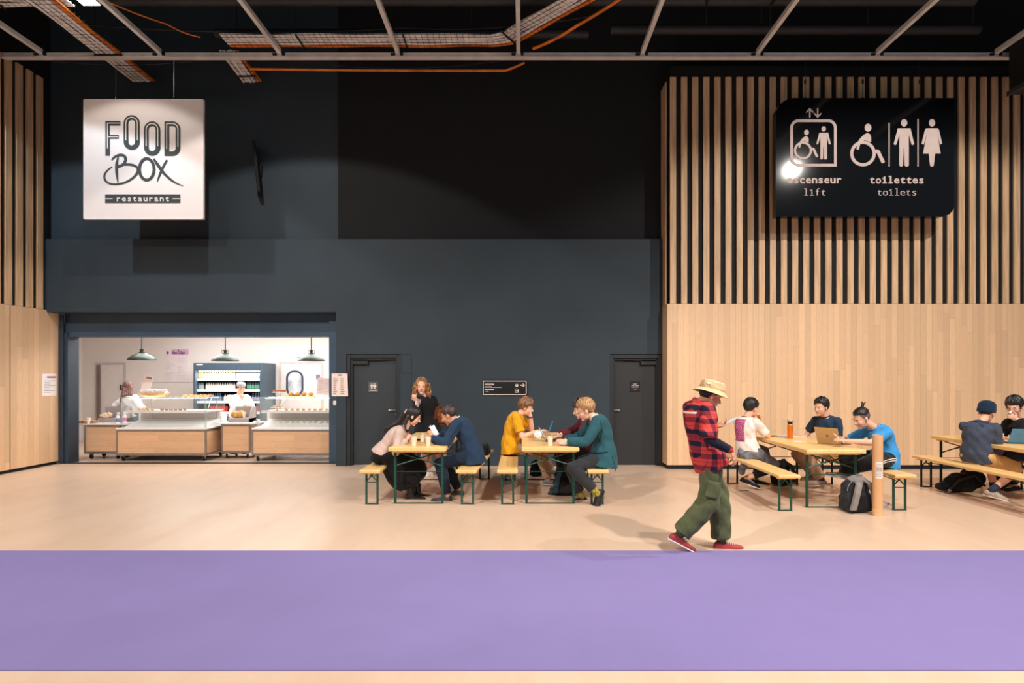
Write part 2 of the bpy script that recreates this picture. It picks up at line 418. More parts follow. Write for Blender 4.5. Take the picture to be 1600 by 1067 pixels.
# kitchen shell
b = MB(); b.bb(-11.7, -2.4, YB, YB+.15, 0, 3.4); b.bb(-11.85, -11.7, YO+.28, YB+.15, 0, 3.4); b.bb(-11.7, XL+.02, YO+.28, YO+.36, 0, 3.4); b.bb(-2.55, -2.4, YO+.3, YB, 0, 3.4)
b.bb(XL-.12, at(514, 0, YO).x, YO+.33, YO+.36, 2.62, 3.4)
struct(b.build('wall_kitchen', M_white))
b = MB(); b.bb(-11.85, -2.4, YO+.3, YB+.15, 3.4, 3.5); struct(b.build('ceiling_kitchen', M_white))
b = MB(); b.bb(at(225, 0, YB).x, at(303, 0, YB).x, YB-.006, YB, at(0, 597.6, YB).z, at(0, 597, YB).z); b.bb(-11.6, -2.6, YB-.03, YB, 0, .09)
struct(b.build('trim_6', mat('grey_trim', (190, 184, 182), .6)))
# right timber wall
b = MB(); zt = 3.09
b.bb(XR, 18, YR, YR+.3, .075, zt, .003); rw = struct(b.build('wall_right', M_planks))
b = MB(); b.bb(XR-.055, XR, YR+.002, YW, .075, zt); b.build('side_return', M_planksY, rw)
b = MB(); b.bb(XR+.03, 18, YR+.02, YR+.1, 0, .08); b.bb(XR-.03, XR+.03, YR+.02, YW, 0, .08); struct(b.build('baseboard_right', M_black))
b = MB(); b.bb(XR+.02, 18, YR+.036, YU, zt, 7.55); b.bb(XR-.03, XR+.02, YR+.13, YU, zt, 7.42); b.bb(XR+.02, 18, YU, YU+.2, 7.3, 9.6); struct(b.build('wall_right_backing', M_black))
b = MB(); pitch = .2074; x = XR; k = 0
zs = 7.33
while x < 17.8:
    h = zs
    b.bb(x, x+.113, YR, YR+.035, zt+.004, h, .002); x += pitch
for i in range(3): b.bb(XR-.055, XR-.004, YR+.145+.14*i, YR+.145+.14*i+.08, zt+.004, 7.30)
b.build('slat_cladding', M_slat, rw)
# left timber wall
b = MB(); b.bb(XL-.25, XL, 2.0, YO-.05, .06, 3.02, .003); lw = struct(b.build('wall_left', M_planksY))
b = MB(); b.bb(XL-.25, XL-.03, 2.0, YO-.06, 0, .065); struct(b.build('baseboard_left', M_black))
b = MB(); b.bb(XL-.012, XL+.002, 10.905, 10.915, .06, 3.0); b.build('panel_joint', M_black, lw)
b = MB(); b.bb(XL-.35, XL-.036, 2.0, YU+.1, 3.02, 9.7); struct(b.build('wall_left_backing', M_black))
b = MB(); y = 11.67
while y > 5:
    b.bb(XL-.035, XL, y-.14, y, 3.025, 7.45, .002); y -= .237
b.build('slat_cladding', M_slat, lw)
# ceiling void and side return on far right
b = MB(); b.bb(-16, 18, 1.5, YU+.3, 9.5, 9.7); struct(b.build('ceiling', mat('ceiling_black', (7, 7, 8), .95, var=.2)))
# dark duct at upper right
b = MB(); 
b.bb(8.45, 11.5, 9.2, 10.55, 6.62, 7.6, .01)
dk = tag(b.build('ventilation_duct', mat('duct_dark', (18, 20, 22), .6)), 'dark square duct end at the upper right beside the slatted timber', 'duct')
b = MB(); b.bb(8.43, 8.46, 9.18, 10.57, 6.6, 6.68); b.bb(8.43, 11.5, 9.17, 9.2, 6.6, 6.68)
b.build('flange', mat('duct_edge', (60, 66, 70), .5), dk)
# ------------------------------------------------------------------ rails, ducts, cable trays overhead
M_rail = mat('galvanised_rail', (232, 230, 226), .55, .1, var=.06, nscale=4)
M_raild = mat('dark_rail', (44, 45, 47), .5, .3, var=.06)
ZR = 7.37
b = MB(); b.bb(-11, 11.6, 10.76, 10.84, ZR, ZR+.10, .004); b.bb(-11, 11.6, 10.74, 10.76, ZR, ZR+.03)
rl = tag(b.build('ceiling_rail', M_rail), 'long galvanised channel running across the whole hall under the dark ceiling', 'ceiling rail')
for i, x in enumerate((-8.5, -6.4, -4.28, -2.19, -.057, 2.14, 4.18, 6.3, 8.4)):
    b = MB(); b.bb(x-.035, x+.035, 3.5, 10.76, ZR+.07, ZR+.15, .004)
    o = tag(b.build('ceiling_rail', M_rail), ('galvanised channel running to the front above the restaurant sign' if i == 1 else
        'one of the parallel galvanised channels running from the long rail to the front'), 'ceiling rail', None if i == 1 else 'parallel ceiling channels')
    MB().bb(x-.12, x-.05, 10.73, 10.76, ZR+.045, ZR+.075).bb(x+.045, x+.09, 10.73, 10.76, ZR+.045, ZR+.1).build('bracket', M_black, o)
for x, y1 in ((2.98, 9.8), (4.05, 9.9)):
    b = MB(); b.bb(x-.02, x+.02, 5, y1, ZR+.38, ZR+.42); b.tube([(x, y1, ZR+.4), (x, y1, ZR+.05)], .012, 6); b.tube([(x, y1-1.2, ZR+.4), (x, y1-1.2, 9.5)], .01, 6)
    tag(b.build('hanger_rail', M_raild), 'thin dark hanger channel ending in a short drop rod', 'hanger rail', 'thin dark hangers')
def duct(z, y, r, x0, x1, lab):
    b = MB(); b.tube([(x0, y, z), (x1, y, z)], r, 12)
    x = x0+.8
    while x < x1: b.tube([(x, y, z+r*.9), (x, y, 9.5)], .012, 5); x += 1.9
    tag(b.build('ceiling_pipe', mat('pipe_grey', (46, 47, 49), .6), None, True), lab, 'pipe')
duct(8.05, 10.2, .09, -7, 7.6, 'upper dark pipe running across under the black ceiling')
duct(7.9, 10.95, .085, -5.5, 1.2, 'lower dark pipe behind the cable tray')
duct(7.95, 10.9, .085, 1.6, 8.2, 'dark pipe above the slatted timber wall')
M_wire = mat('tray_wire', (38, 38, 40), .5, .6)
M_cabw = mat('cable_pinkish_white', (250, 240, 236), .6, var=.12, nscale=6)
M_cabo = mat('cable_orange', (226, 124, 36), .55, var=.15, nscale=5)
def tray(label, pts, wd=.44, n=9, first=True):
    """pts: centre line; mesh tray with cables lying on it"""
    pts = [Vector(p) for p in pts]
    root = thing('cable_tray', label, 'cable tray', pts[0])
    P = [p-pts[0] for p in pts]
    # resample
    R = []
    for i in range(len(P)-1):
        L = (P[i+1]-P[i]).length; k = max(1, int(L/.1))
        for j in range(k): R.append(P[i].lerp(P[i+1], j/k))
    R.append(P[-1])
    sd = []
    for i in range(len(R)):
        d = R[min(i+1, len(R)-1)]-R[max(i-1, 0)]; d.normalize(); sd.append(Vector((d.y, -d.x, 0)).normalized())
    b = MB()
    for q in range(6):
        o = -wd/2+wd*q/5; b.tube([R[i]+sd[i]*o for i in range(0, len(R), 2)]+[R[-1]+sd[-1]*o], .004, 5)
    for i in range(0, len(R)): b.tube([R[i]-sd[i]*wd/2+Vector((0, 0, .06)), R[i]-sd[i]*wd/2, R[i]+sd[i]*wd/2, R[i]+sd[i]*wd/2+Vector((0, 0, .06))], .0035, 4)
    for i in range(6, len(R), 18): b.tube([R[i]-sd[i]*(wd/2+.02)-Vector((0, 0, .02)), R[i]+sd[i]*(wd/2+.02)-Vector((0, 0, .02))], .014, 6); b.tube([R[i]-sd[i]*wd/2, R[i]-sd[i]*wd/2+Vector((0, 0, 2.05))], .006, 5)
    b.build('wire_basket', M_wire, root)
    for q in range(n):
        o = -wd*.42+wd*.66*q/(n-1); r = .016+.006*random.random(); ph = random.random()*6
        c = MB(); c.tube([R[i]+sd[i]*(o+.008*math.sin(i*.5+ph))+Vector((0, 0, .018+.006*math.sin(i*.33+ph*2))) for i in range(len(R))], r, 6)
        c.build('white_cable', M_cabw, root, True)
    for q in range(3):
        o = wd*.34+q*.028; ph = random.random()*6
        c = MB(); c.tube([R[i]+sd[i]*(o+.01*math.sin(i*.3+ph))+Vector((0, 0, .02+.008*math.sin(i*.4+ph))) for i in range(len(R))], .015, 6)
        c.build('orange_cable', M_cabo, root, True)
    return root
tray('cable tray with pale and orange cables running towards the wall above the restaurant sign', [(-7.3, 8.3, 7.45), (-7.3, 11.75, 7.42)], .46, 10)
tray('long cable tray of pale cables turning towards the front at its right end', [(1.5, 8.75, 7.55), (-.2, 10.45, 7.55), (-.5, 10.55, 7.55), (-5.15, 10.55, 7.55)], .42, 8)
tray('short cable tray dropping to the wall right of the restaurant sign', [(-5.2, 10.8, 7.5), (-5.18, 11.65, 7.36)], .36, 7)
tray('cable tray crossing the upper left corner with reddish cables', [(-10.5, 9.35, 7.52), (-7.0, 9.35, 7.52)], .36, 5)
def cable(label, pts, r, m, sag=0, grp=None):
    P = []; pts = [Vector(p) for p in pts]
    for i in range(len(pts)-1):
        for j in range(10):
            t = j/10; p = pts[i].lerp(pts[i+1], t); p.z -= sag*4*t*(1-t); P.append(p)
    P.append(pts[-1])
    return tag(MB().tube(P, r, 6).build('cable', m, None, True), label, 'cable', grp)
cable('orange cable bundle along the underside of the long rail', [(-4.9, 10.95, 7.27), (-.3, 10.95, 7.24), (.05, 10.9, 7.36)], .022, M_cabo, .01)
cable('orange cable looping down beside the tray at its right end', [(.2, 10.6, 7.45), (.9, 10.0, 7.5), (1.9, 8.9, 7.6)], .025, M_cabo, .03)
cable('black cable sagging below the long rail near the middle', [(-4.2, 10.842, 7.385), (-.2, 10.842, 7.385)], .007, M_wire, .16)
cable('thin grey cable sagging below the rail at the left', [(-8.6, 10.842, 7.385), (-5.6, 10.842, 7.385)], .006, M_raild, .1)
cable('orange cable slanting behind the lamp at the upper left', [(-6.8, 9.5, 7.75), (-6.0, 10.3, 7.7), (-5.6, 10.6, 7.65)], .012, M_cabo, .03)
cable('short black cable loop right of the tray bend', [(.35, 10.8, 7.45), (.75, 10.8, 7.47)], .008, M_wire, .07)
cable('black cable loop hanging at the rail beside the centre', [(.85, 10.8, 7.5), (1.6, 10.8, 7.5)], .008, M_wire, .1)
cable('dark cable strung high across the ceiling void', [(-7.5, 10.4, 7.75), (-2.0, 10.5, 7.75), (1.2, 10.4, 7.9)], .012, M_raild, .1)
# ceiling lamp visible upper left
lt = thing('high_bay_lamp', 'bright rectangular ceiling lamp at the upper left above the restaurant sign', 'lamp', at(124, 3, 9.35)+Vector((0, 0, .12)))
MB().bb(-.16, .16, -.3, .3, 0, .07, .01).build('housing', M_raild, lt)
MB().bb(-.13, .13, -.27, .27, -.012, .0).build('diffuser', mat('lamp_diffuser', (255, 248, 235), .5, var=0, emit=14), lt)
p = lt.location; lamp('SPOT', 'high_bay_lamp_light', (p.x, p.y, p.z-.05), (p.x-.15, p.y+1.0, 0), 130, NEUT, .12, 104, .2)
# ------------------------------------------------------------------ hanging signs
YS = 10.78
M_signw = mat('sign_white', (236, 226, 221), .35, var=.01, nscale=1)
M_ink = mat('sign_ink', (44, 50, 48), .6, var=.03)
M_pink = mat('sign_pale_print', (212, 192, 184), .6, var=.03)
p0, p1 = at(130.5, 155, YS), at(318, 342.5, YS)
fs_ = thing('hanging_sign', 'square white FOOD BOX restaurant sign hanging on two wires', 'sign', (p0.x, YS, p1.z))
b = MB(); b.bb(0, p1.x-p0.x, 0, .05, 0, p0.z-p1.z, .004); b.build('board', M_signw, fs_)
b = MB(); ww, hh = p1.x-p0.x, p0.z-p1.z
for a in ((0, ww, -.006, 0, 0, .014), (0, ww, -.006, 0, hh-.014, hh), (0, .014, -.006, 0, 0, hh), (ww-.014, ww, -.006, 0, 0, hh)): b.bb(*a)
b.build('rim', mat('sign_rim', (240, 232, 226), .3), fs_)
K1 = YS/F_PX/2.963
def S1(x, y): return ((x/2.963-130.5)*YS/F_PX, (342.5-y/2.963)*YS/F_PX)
ink, inl = MB(), MB()
y0, y1, yi = -.008, 0, -.0095
YO_ = [0.]
def crs(pts, wd, k=5):
    P, W_ = [], []; n = len(pts)
    for i in range(n-1):
        a, b_, c, d = pts[max(i-1, 0)], pts[i], pts[i+1], pts[min(i+2, n-1)]
        for j in range(k):
            t = j/k; P.append(tuple(.5*(2*b_[q]+(c[q]-a[q])*t+(2*a[q]-5*b_[q]+4*c[q]-d[q])*t*t+(3*b_[q]-a[q]-3*c[q]+d[q])*t**3) for q in (0, 1))); W_.append(wd[i]*(1-t)+wd[i+1]*t)
    return P+[pts[-1]], W_+[wd[-1]]
def ln(pts, wd, target=None, closed=False):
    if isinstance(wd, list): pts, wd = crs(pts, wd)
    YO_[0] += .00003
    (target or ink).band([S1(*p) for p in pts], [x*K1 for x in wd] if isinstance(wd, (list, tuple)) else wd*K1, (y0 if (target or ink) is ink else yi)-YO_[0], y1, closed)
ln([(499, 721), (499, 571), (558, 571)], 20); ln([(499, 634), (550, 634)], 17)
ln([(499, 688), (499, 571), (556, 571)], 4, inl); ln([(503, 634), (548, 634)], 3, inl)
def stad(x0, x1, y0_, y1_, full=True, k=10):
    r = (x1-x0)/2; cx = (x0+x1)/2
    top = [(cx-r*math.cos(PI*i/k), y0_+r-r*math.sin(PI*i/k)) for i in range(k+1)]
    bot = [(cx+r*math.cos(PI*i/k), y1_-r+r*math.sin(PI*i/k)) for i in range(k+1)]
    return top, bot
for (a, c_, d, e) in ((573, 648, 533, 695), (667, 743, 562, 722)):
    t_, bo = stad(a+11, c_-11, d+11, e-11); ln(t_+bo, 21, closed=True)
    ln([(a+11, e-45)]+t_+[(c_-11, e-45)], 4, inl)
ln([(773, 712), (773, 573), (798, 573)]+[(799+26*math.sin(a*PI/16), 599-26*math.cos(a*PI/16)) for a in range(1, 9)]+[(799+26*math.cos(a*PI/16), 686+26*math.sin(a*PI/16)) for a in range(0, 9)], 21, closed=True)
ln([(773, 690), (773, 573), (798, 573)]+[(799+26*math.sin(a*PI/16), 599-26*math.cos(a*PI/16)) for a in range(1, 9)]+[(825, 680)], 4, inl)
ln([(518, 742), (530, 728), (555, 718), (575, 722), (582, 738), (574, 757), (556, 770), (540, 776)], [4, 9, 12, 13, 12, 11, 10, 6])
ln([(548, 728), (541, 760), (541, 800), (547, 847)], [5, 13, 12, 3])
ln([(535, 772), (575, 762), (615, 764), (637, 778), (636, 800), (615, 825), (580, 845), (540, 853), (508, 850), (488, 835), (484, 812), (497, 790), (520, 772)], [3, 9, 11, 11, 11, 10, 9, 8, 8, 9, 8, 6, 3])
ln([(680+34*math.cos(a*PI/9), 784+50*math.sin(a*PI/9)) for a in range(18)], 13, closed=True)
ln([(712, 735), (730, 762), (762, 805), (805, 842), (848, 861)], [7, 14, 12, 9, 2]); ln([(774, 741), (755, 775), (740, 810), (728, 843)], [9, 11, 10, 2])
q0, q1 = S1(488, 940), S1(835, 900)
ink.poly([(q0[0], q0[1]), (q1[0], q0[1]), (q1[0], q1[1]), (q0[0], q1[1])], y0, y1)
ln([(489, 920), (523, 920)], 4, inl); ln([(800, 920), (834, 920)], 4, inl)
q = S1(663, 932); text_mb(inl, 'restaurant', q[0], q[1], 38*K1, yi, .003, mono=25*K1, bold=.0015, align='C', xs=1.15)
ink.build('lettering', M_ink, fs_); inl.build('inline_lettering', M_signw, fs_)
for px in (179.5, 270.5):
    x = at(px, 0, YS).x-p0.x; b = MB(); b.tube([(x, .025, hh), (x, .025, ZR-p1.z+.02)], .004, 6); b.cyl((x, .025, hh-.01), .012, .05, 8); b.build('suspension_wire', M_chrome, fs_)
# toilets / lift sign
p0, p1 = at(1212, 153, YS), at(1491, 338.5, YS)
ts = thing('hanging_sign', 'black lift and toilets sign with pale pictograms hanging before the slats', 'sign', (p0.x, YS, p1.z))
ww, hh = p1.x-p0.x, p0.z-p1.z
M_sgloss = mat('sign_gloss_black', (11, 13, 17), .08, var=.02, spec=.35)
def K2(x, y): return ((x/5.3333+1200-1212)*YS/F_PX, (338.5-(y/5.3333+150))*YS/F_PX)
r = .33
out = [(0, 0), (ww-.21, 0), (ww-.09, .04), (ww-.02, .12), (ww, .20), (ww, hh)]+[(r-r*math.sin(PI/2*i/10), hh-r+r*math.cos(PI/2*i/10)) for i in range(11)]
MB().poly(out, 0, .14).build('panel', M_sgloss, ts)
pk = MB(); K_ = YS/F_PX/5.3333
DZ = [0.]
def dz():
    DZ[0] += .00004; return -.006-DZ[0]
def P2(pts): pk.poly([K2(*p) for p in pts], dz(), 0)
def B2(pts, wd, closed=False): pk.band([K2(*p) for p in pts], wd*K_, dz(), 0, closed)
def E2(x, y, rx, ry): c = K2(x, y); pk.poly(ellpts(c[0], c[1], rx*K_, ry*K_), dz(), 0)
def man(ox, oy, k):
    f = lambda p: (ox+(p[0]-1133)*k, oy+(p[1]-225)*k)
    E2(*f((1133, 225)), 26*k, 31*k)
    P2([f(p) for p in [(1080, 270), (1186, 270), (1172, 312), (1172, 580), (1160, 588), (1146, 588), (1137, 578), (1134, 436), (1129, 436), (1124, 578), (1116, 588), (1102, 588), (1092, 578), (1093, 312)]])
    P2([f(p) for p in [(1080, 270), (1093, 276), (1094, 318), (1068, 405), (1056, 409), (1046, 400)]]); P2([f(p) for p in [(1186, 270), (1216, 400), (1206, 409), (1194, 405), (1171, 318), (1172, 276)]])
def wheel(ox, oy, k):
    f = lambda p: (ox+(p[0]-790)*k, oy+(p[1]-480)*k)
    E2(*f((832, 265)), 28*k, 33*k)
    B2([f((790+94*math.cos(a*PI/12), 480+94*math.sin(a*PI/12))) for a in range(24)], 26*k, True)
    P2([f(p) for p in [(795, 325), (825, 308), (850, 320), (858, 345), (857, 386), (800, 368), (770, 390)]])
    P2([f(p) for p in [(800, 320), (770, 350), (745, 385), (736, 445), (756, 448), (768, 400), (800, 370)]])
    P2([f(p) for p in [(880, 448), (918, 448), (930, 458), (972, 548), (962, 560), (945, 560), (905, 475), (880, 470)]])
man(1133, 225, 1); wheel(790, 480, 1)
E2(1365, 225, 26, 31)
P2([(1316, 270), (1414, 270), (1424, 285), (1410, 320), (1437, 481), (1391, 481), (1379, 580), (1372, 588), (1356, 588), (1349, 580), (1337, 481), (1290, 481), (1321, 320), (1306, 285)])
P2([(1316, 270), (1322, 310), (1298, 405), (1278, 398), (1306, 285)]); P2([(1414, 270), (1424, 285), (1449, 398), (1430, 405), (1408, 310)])
B2([(1008, 225), (1008, 588)], 9); B2([(1248, 193), (1248, 588)], 9)
man(463, 275, .70); wheel(290, 455, .70)
rr = 60; q = [(195+rr-rr*math.cos(a*PI/16), 207+rr-rr*math.sin(a*PI/16)) for a in range(9)]+[(560-rr+rr*math.sin(a*PI/16), 207+rr-rr*math.cos(a*PI/16)) for a in range(9)]+[(560, 577)]+[(195+rr-rr*math.sin(a*PI/16), 577-rr+rr*math.cos(a*PI/16)) for a in range(9)]
B2(q, 23, True)
B2([(347, 180), (347, 110)], 11); B2([(318, 138), (347, 106), (376, 138)], 10); B2([(413, 102), (413, 172)], 11); B2([(384, 145), (413, 176), (442, 145)], 10)
pk.build('pictograms', M_pink, ts); pk = MB()
for txt, cx, by, sz, bo in (('ascenseur', 387, 726, 88, .0045), ('toilettes', 1072, 728, 88, .0045), ('lift', 389, 830, 88, -.001), ('toilets', 1073, 830, 88, -.001)):
    c = K2(cx, by); text_mb(pk, txt, c[0], c[1], sz*K_*1.0, -.003, .006, mono=(51 if bo > 0 else 48)*K_, bold=bo, align='C', serif=True, xs=1.2)
pk.build('lettering', M_pink, ts)
for px in (1260, 1350.5, 1440):
    x = at(px, 0, YS).x-p0.x; b = MB(); b.tube([(x, .05, hh), (x, .05, ZR-p1.z+.02)], .005, 6); b.cyl((x, .05, hh+.28), .018, .07, 8); b.cyl((x, .05, hh), .015, .04, 8); b.build('suspension_wire', M_raild, ts)
# wall mounted signs
def wallbox(name, label, cat, x0, y0_, x1, y1_, Y, th, m, rnd=.0):
    a, c = at(x0, y0_, Y), at(x1, y1_, Y); r = thing(name, label, cat, (a.x, Y, c.z))
    if rnd:
        W, H = c.x-a.x, a.z-c.z; pts = []
        for (cx, cz, s0) in ((W-rnd, rnd, -PI/2), (W-rnd, H-rnd, 0), (rnd, H-rnd, PI/2), (rnd, rnd, PI)): pts += [(cx+rnd*math.cos(s0+i*PI/8), cz+rnd*math.sin(s0+i*PI/8)) for i in range(5)]
        MB().poly(pts, -th, 0).build('plate', m, r)
    else: MB().bb(0, c.x-a.x, -th, 0, 0, a.z-c.z, .003).build('plate', m, r)
    return r, (lambda px, py: ((px-x0)*Y/F_PX, (y1_-py)*Y/F_PX)), Y/F_PX
M_signk = mat('sign_black', (18, 19, 22), .4, var=.02); M_prt = mat('sign_print_cream', (236, 222, 212), .6, var=.02)
r, S, k = wallbox('direction_sign', 'wide black direction sign with white arrow between the two doors', 'sign', 754, 593.5, 824, 618, YW, .02, M_signk, .03)
b = MB(); F = lambda x, y: S(745+x/17.78, 585+y/17.78)
def rect(b, S, x0, y0_, x1, y1_, d0=-.024, d1=-.02):
    a, c = S(x0, y0_), S(x1, y1_); b.poly([(a[0], c[1]), (c[0], c[1]), (c[0], a[1]), (a[0], a[1])], d0, d1)
b.band([F(*p) for p in ((190, 185), (1360, 185), (1372, 197), (1372, 545), (1360, 557), (190, 557), (180, 545), (180, 197))], 18/17.78*k, -.024, -.02, True)
for t_, x, y, s_, bo in (('toilettes', 215, 288, 58, .0022), ('toilets', 215, 346, 52, 0), ('ascenseur', 215, 437, 58, .0022), ('lift', 215, 496, 52, 0)):
    c = F(x, y); text_mb(b, t_, c[0], c[1], s_/17.78*k*1.15, -.022, .004, mono=30/17.78*k, bold=bo)
rect(b, F, 215, 360, 690, 366)
b.band([F(1205, 297), F(1325, 297)], 24/17.78*k, -.024, -.02); b.band([F(1275, 255), F(1328, 297), F(1275, 339)], 20/17.78*k, -.024, -.02)
def mini(b, F, cx, top, h, skirt=False, d0=-.024, d1=-.02):
    w_ = h*.19; c = F(cx, top+h*.09); kk = k_cur
    b.poly(ellpts(c[0], c[1], h*.085*kk, h*.09*kk, 12), d0, d1)
    pts = [(-w_, .22*h), (w_, .22*h), (w_*1.45, .58*h), (w_*1.1, .6*h), (w_*.6, .36*h)]
    pts += [(w_*1.15, .68*h), (w_*.5, .68*h), (w_*.4, h), (-w_*.4, h), (-w_*.5, .68*h), (-w_*1.15, .68*h)] if skirt else [(w_*.6, h), (w_*.08, h), (0, .62*h), (-w_*.08, h), (-w_*.6, h)]
    pts += [(-w_*.6, .36*h), (-w_*1.1, .6*h), (-w_*1.45, .58*h)]
    b.poly([F(cx+x, top+y) for x, y in pts], d0, d1)
k_cur = k/17.78
mini(b, F, 1088, 258, 88); mini(b, F, 1132, 258, 88, True)
b.band([F(*p) for p in ((1062, 415), (1110, 390), (1162, 415), (1162, 498), (1066, 498))], 10/17.78*k, -.024, -.02, True); mini(b, F, 1140, 422, 68); b.band([F(1095+17*math.cos(a), 472+17*math.sin(a)) for a in [i*PI/6 for i in range(12)]], 7/17.78*k, -.024, -.02, True)
c = F(1098, 436); b.poly(ellpts(c[0], c[1], 7*k_cur, 8*k_cur, 10), -.024, -.02)
b.build('lettering_and_arrow', M_prt, r)
r, S, k = wallbox('toilet_sign', 'small grey square sign with man and woman pictograms on the left door', 'sign', 575.5, 596.5, 591, 612.8, YW+.118, .008, mat('sign_grey', (92, 90, 93), .5), .01)
b = MB(); F = lambda x, y: S(560+x/26.68, 585+y/26.68); k_cur = k/26.68
mini(b, F, 560, 365, 250, False, -.011, -.008); mini(b, F, 688, 365, 250, True, -.011, -.008)
rect(b, F, 622, 372, 628, 612, -.011, -.008); c = F(455, 690); text_mb(b, 'toilettes', c[0], c[1], 62*k_cur, -.0095, .003, mono=35*k_cur, bold=.001)
b.build('pictograms', M_prt, r)
r, S, k = wallbox('door_notice', 'small black square notice with four white lines of text on the right door', 'sign', 984, 595.5, 1000, 612, YW+.118, .008, M_signk, 0)
b = MB(); F = lambda x, y: S(970+x/26.68, 585+y/26.68)
for t_, y, s_ in (('local', 412, 62), ('technique', 482, 62), ('technical', 548, 56), ('room', 622, 56)):
    c = F(582, y); text_mb(b, t_, c[0], c[1], s_*k/26.68, -.0095, .003, mono=35*k/26.68, bold=.0006 if y < 500 else 0, align='C')
b.build('lettering', M_prt, r)
# menu on the pillar
M_paper = mat('paper_cream', (244, 226, 218), .7, var=.02); M_red = mat('print_red', (222, 120, 100), .8); M_grey = mat('print_grey', (120, 112, 112), .8)
r = thing('menu_sheet', 'curled cream menu sheet with red headings fixed to the grey pillar', 'menu', at(536, 619, YW))
a, c = at(518.5, 583.5, YW), at(545, 619, YW); W, H = c.x-a.x, a.z-c.z
b = MB(); n = 10; R = []
for i in range(n+1):
    u = i/n; x = u*W-(.9-.0)*0; yy = -.012-.035*(max(0, u-.6)/.4)**2; R.append([Vector((a.x-r.location.x+x, yy, 0)), Vector((a.x-r.location.x+x-.01*u, yy-.004, H)), Vector((a.x-r.location.x+x-.01*u, yy, H)), Vector((a.x-r.location.x+x, yy+.004, 0))])
b.rings(R); b.build('sheet', M_paper, r)
b = MB(); g = MB(); xo = a.x-r.location.x
text_mb(g, 'MENU', xo+W*.5, H*.905, .032, -.02, .003, align='C', bold=.001)
for j in range(9):
    for q_ in range(2):
        z = H*(.78-.082*j); tgt = b if (j, q_) in ((3, 0), (3, 1), (5, 1), (0, 0)) else g
        tgt.bb(xo+W*(.10+.42*q_), xo+W*(.10+.42*q_+random.uniform(.15, .33)), -.021, -.017, z, z+.006)
b.build('red_headings', M_red, r); g.build('text_lines', M_grey, r)
r, S, k = wallbox('wall_switch', 'tiny white switch plate low on the blue grey jamb beside the menu', 'switch', 521, 626, 525.6, 633, YW+.0, .02, M_paper)
MB().bb(.015, .04, -.03, -.02, .02, .06).build('rocker', M_white, r)
# poster on left timber wall
Yp0, Yp1 = F_PX*(-XL)/(CX-65.5), F_PX*(-XL)/(CX-88)
r = thing('paper_notice', 'white notice with pink title stuck on the left timber wall', 'notice', (XL+.004, (Yp0+Yp1)/2, 1.36))
zz0 = CAM_H-(619-CY)*Yp0/F_PX; zz1 = CAM_H-(584-CY)*Yp0/F_PX; hy = (Yp1-Yp0)/2
MB().bb(-.002, .003, -hy, hy, zz0-1.36, zz1-1.36).build('sheet', mat('paper_white', (246, 240, 238), .7, var=.01), r)
H = zz1-zz0
MB().bb(.003, .005, -hy*.4, hy*.95, zz1-1.36-H*.2, zz1-1.36-H*.1).build('title_band', mat('lilac_print', (226, 170, 196), .8), r)
b = MB(); tb = MB(); text_mb(tb, 'Café des Lilas', 0, 0, H*.1, 0, .001, align='C', xs=.85, bold=.001)
b.add([(.006, v[0]*.9+hy*.27, v[2]+zz1-1.36-H*.18) for v in tb.v], tb.f)
for j in range(8): b.bb(.003, .0045, -hy*.75, hy*(.1 if j % 3 else .8), zz1-1.36-H*(.32+.075*j), zz1-1.36-H*(.32+.075*j)+.005)
b.build('text_lines', mat('print_plum', (120, 70, 110), .8), r)
# flat dark speaker panel on upper wall
r = thing('wall_speaker', 'flat dark tilted panel speaker on the upper wall right of the restaurant sign', 'speaker', at(407, 268, YU))
MB().box((0, -.18, 0), (.06, .34, 1.0), Matrix.Rotation(math.radians(-6), 3, 'Y') @ Matrix.Rotation(math.radians(22), 3, 'Z'), .01).build('cabinet', M_black, r)
MB().box((.02, -.04, 0), (.05, .1, .2)).build('wall_bracket', M_frame, r)
# ------------------------------------------------------------------ beer tables and benches
M_pine = wood('varnished_pine', (243, 200, 132), 'X', .087, 30, .03, .05, .4, (9, .5, 3), .35)
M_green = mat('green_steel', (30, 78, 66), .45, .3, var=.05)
M_green_shaded = mat('green_steel_shaded', (22, 40, 36), .5, .3, var=.05)  # darker copy of the green for far legs, their shade put into the colour
ZT, ZB = .785, .485
def make_set(name, label, cat, wd, ht, L, loc, rz, th=.032, group=None, dark_far=True):
    """front end at local y=0, far end at y=L; x centred"""
    r = thing(name, label, cat, loc, rz, group)
    b = MB(); b.bb(-wd/2, wd/2, 0, L, ht-th, ht, .008)
    for y in (.12, L/2, L-.12): b.bb(-wd/2+.03, wd/2-.03, y-.035, y+.035, ht-th-.022, ht-th)
    b.build('table_top' if cat == 'table' else 'seat', M_pine, r)
    for e, y in enumerate((.14, L-.14)):
        sg = 1 if e == 0 else -1; hw = wd/2-.05; q = .034 if cat == 'table' else .028
        for sx in (-1, 1):
            MB().box((sx*(hw-q/2), y, (ht-th-.02)/2+.001), (q, q*.7, ht-th-.022), b=.003).build('leg', M_green if e == 0 else M_green_shaded, r)
        b = MB(); g = M_green if e == 0 else M_green_shaded; z0 = ht-th-.03; zb = ht*.66
        b.box((0, y, .008), (2*hw, .022, .012)); b.box((0, y, ht*(.56 if cat == 'table' else .62)), (2*hw, .006, .010))
        for sx in (-1, 1):
            b.tube([(sx*(hw-.02), y-.012*sx, zb), (-sx*(hw-.07), y-.012*sx, z0)], .0095 if cat == 'table' else .008, 6)
            b.tube([(sx*hw*.35, y, zb+.06), (sx*hw*.3, y+sg*.42, z0)], .006, 6)
        b.box((0, y+sg*.42, z0+.004), (hw*1.2, .025, .006))
        b.build('folding_brace', g, r)
    return r
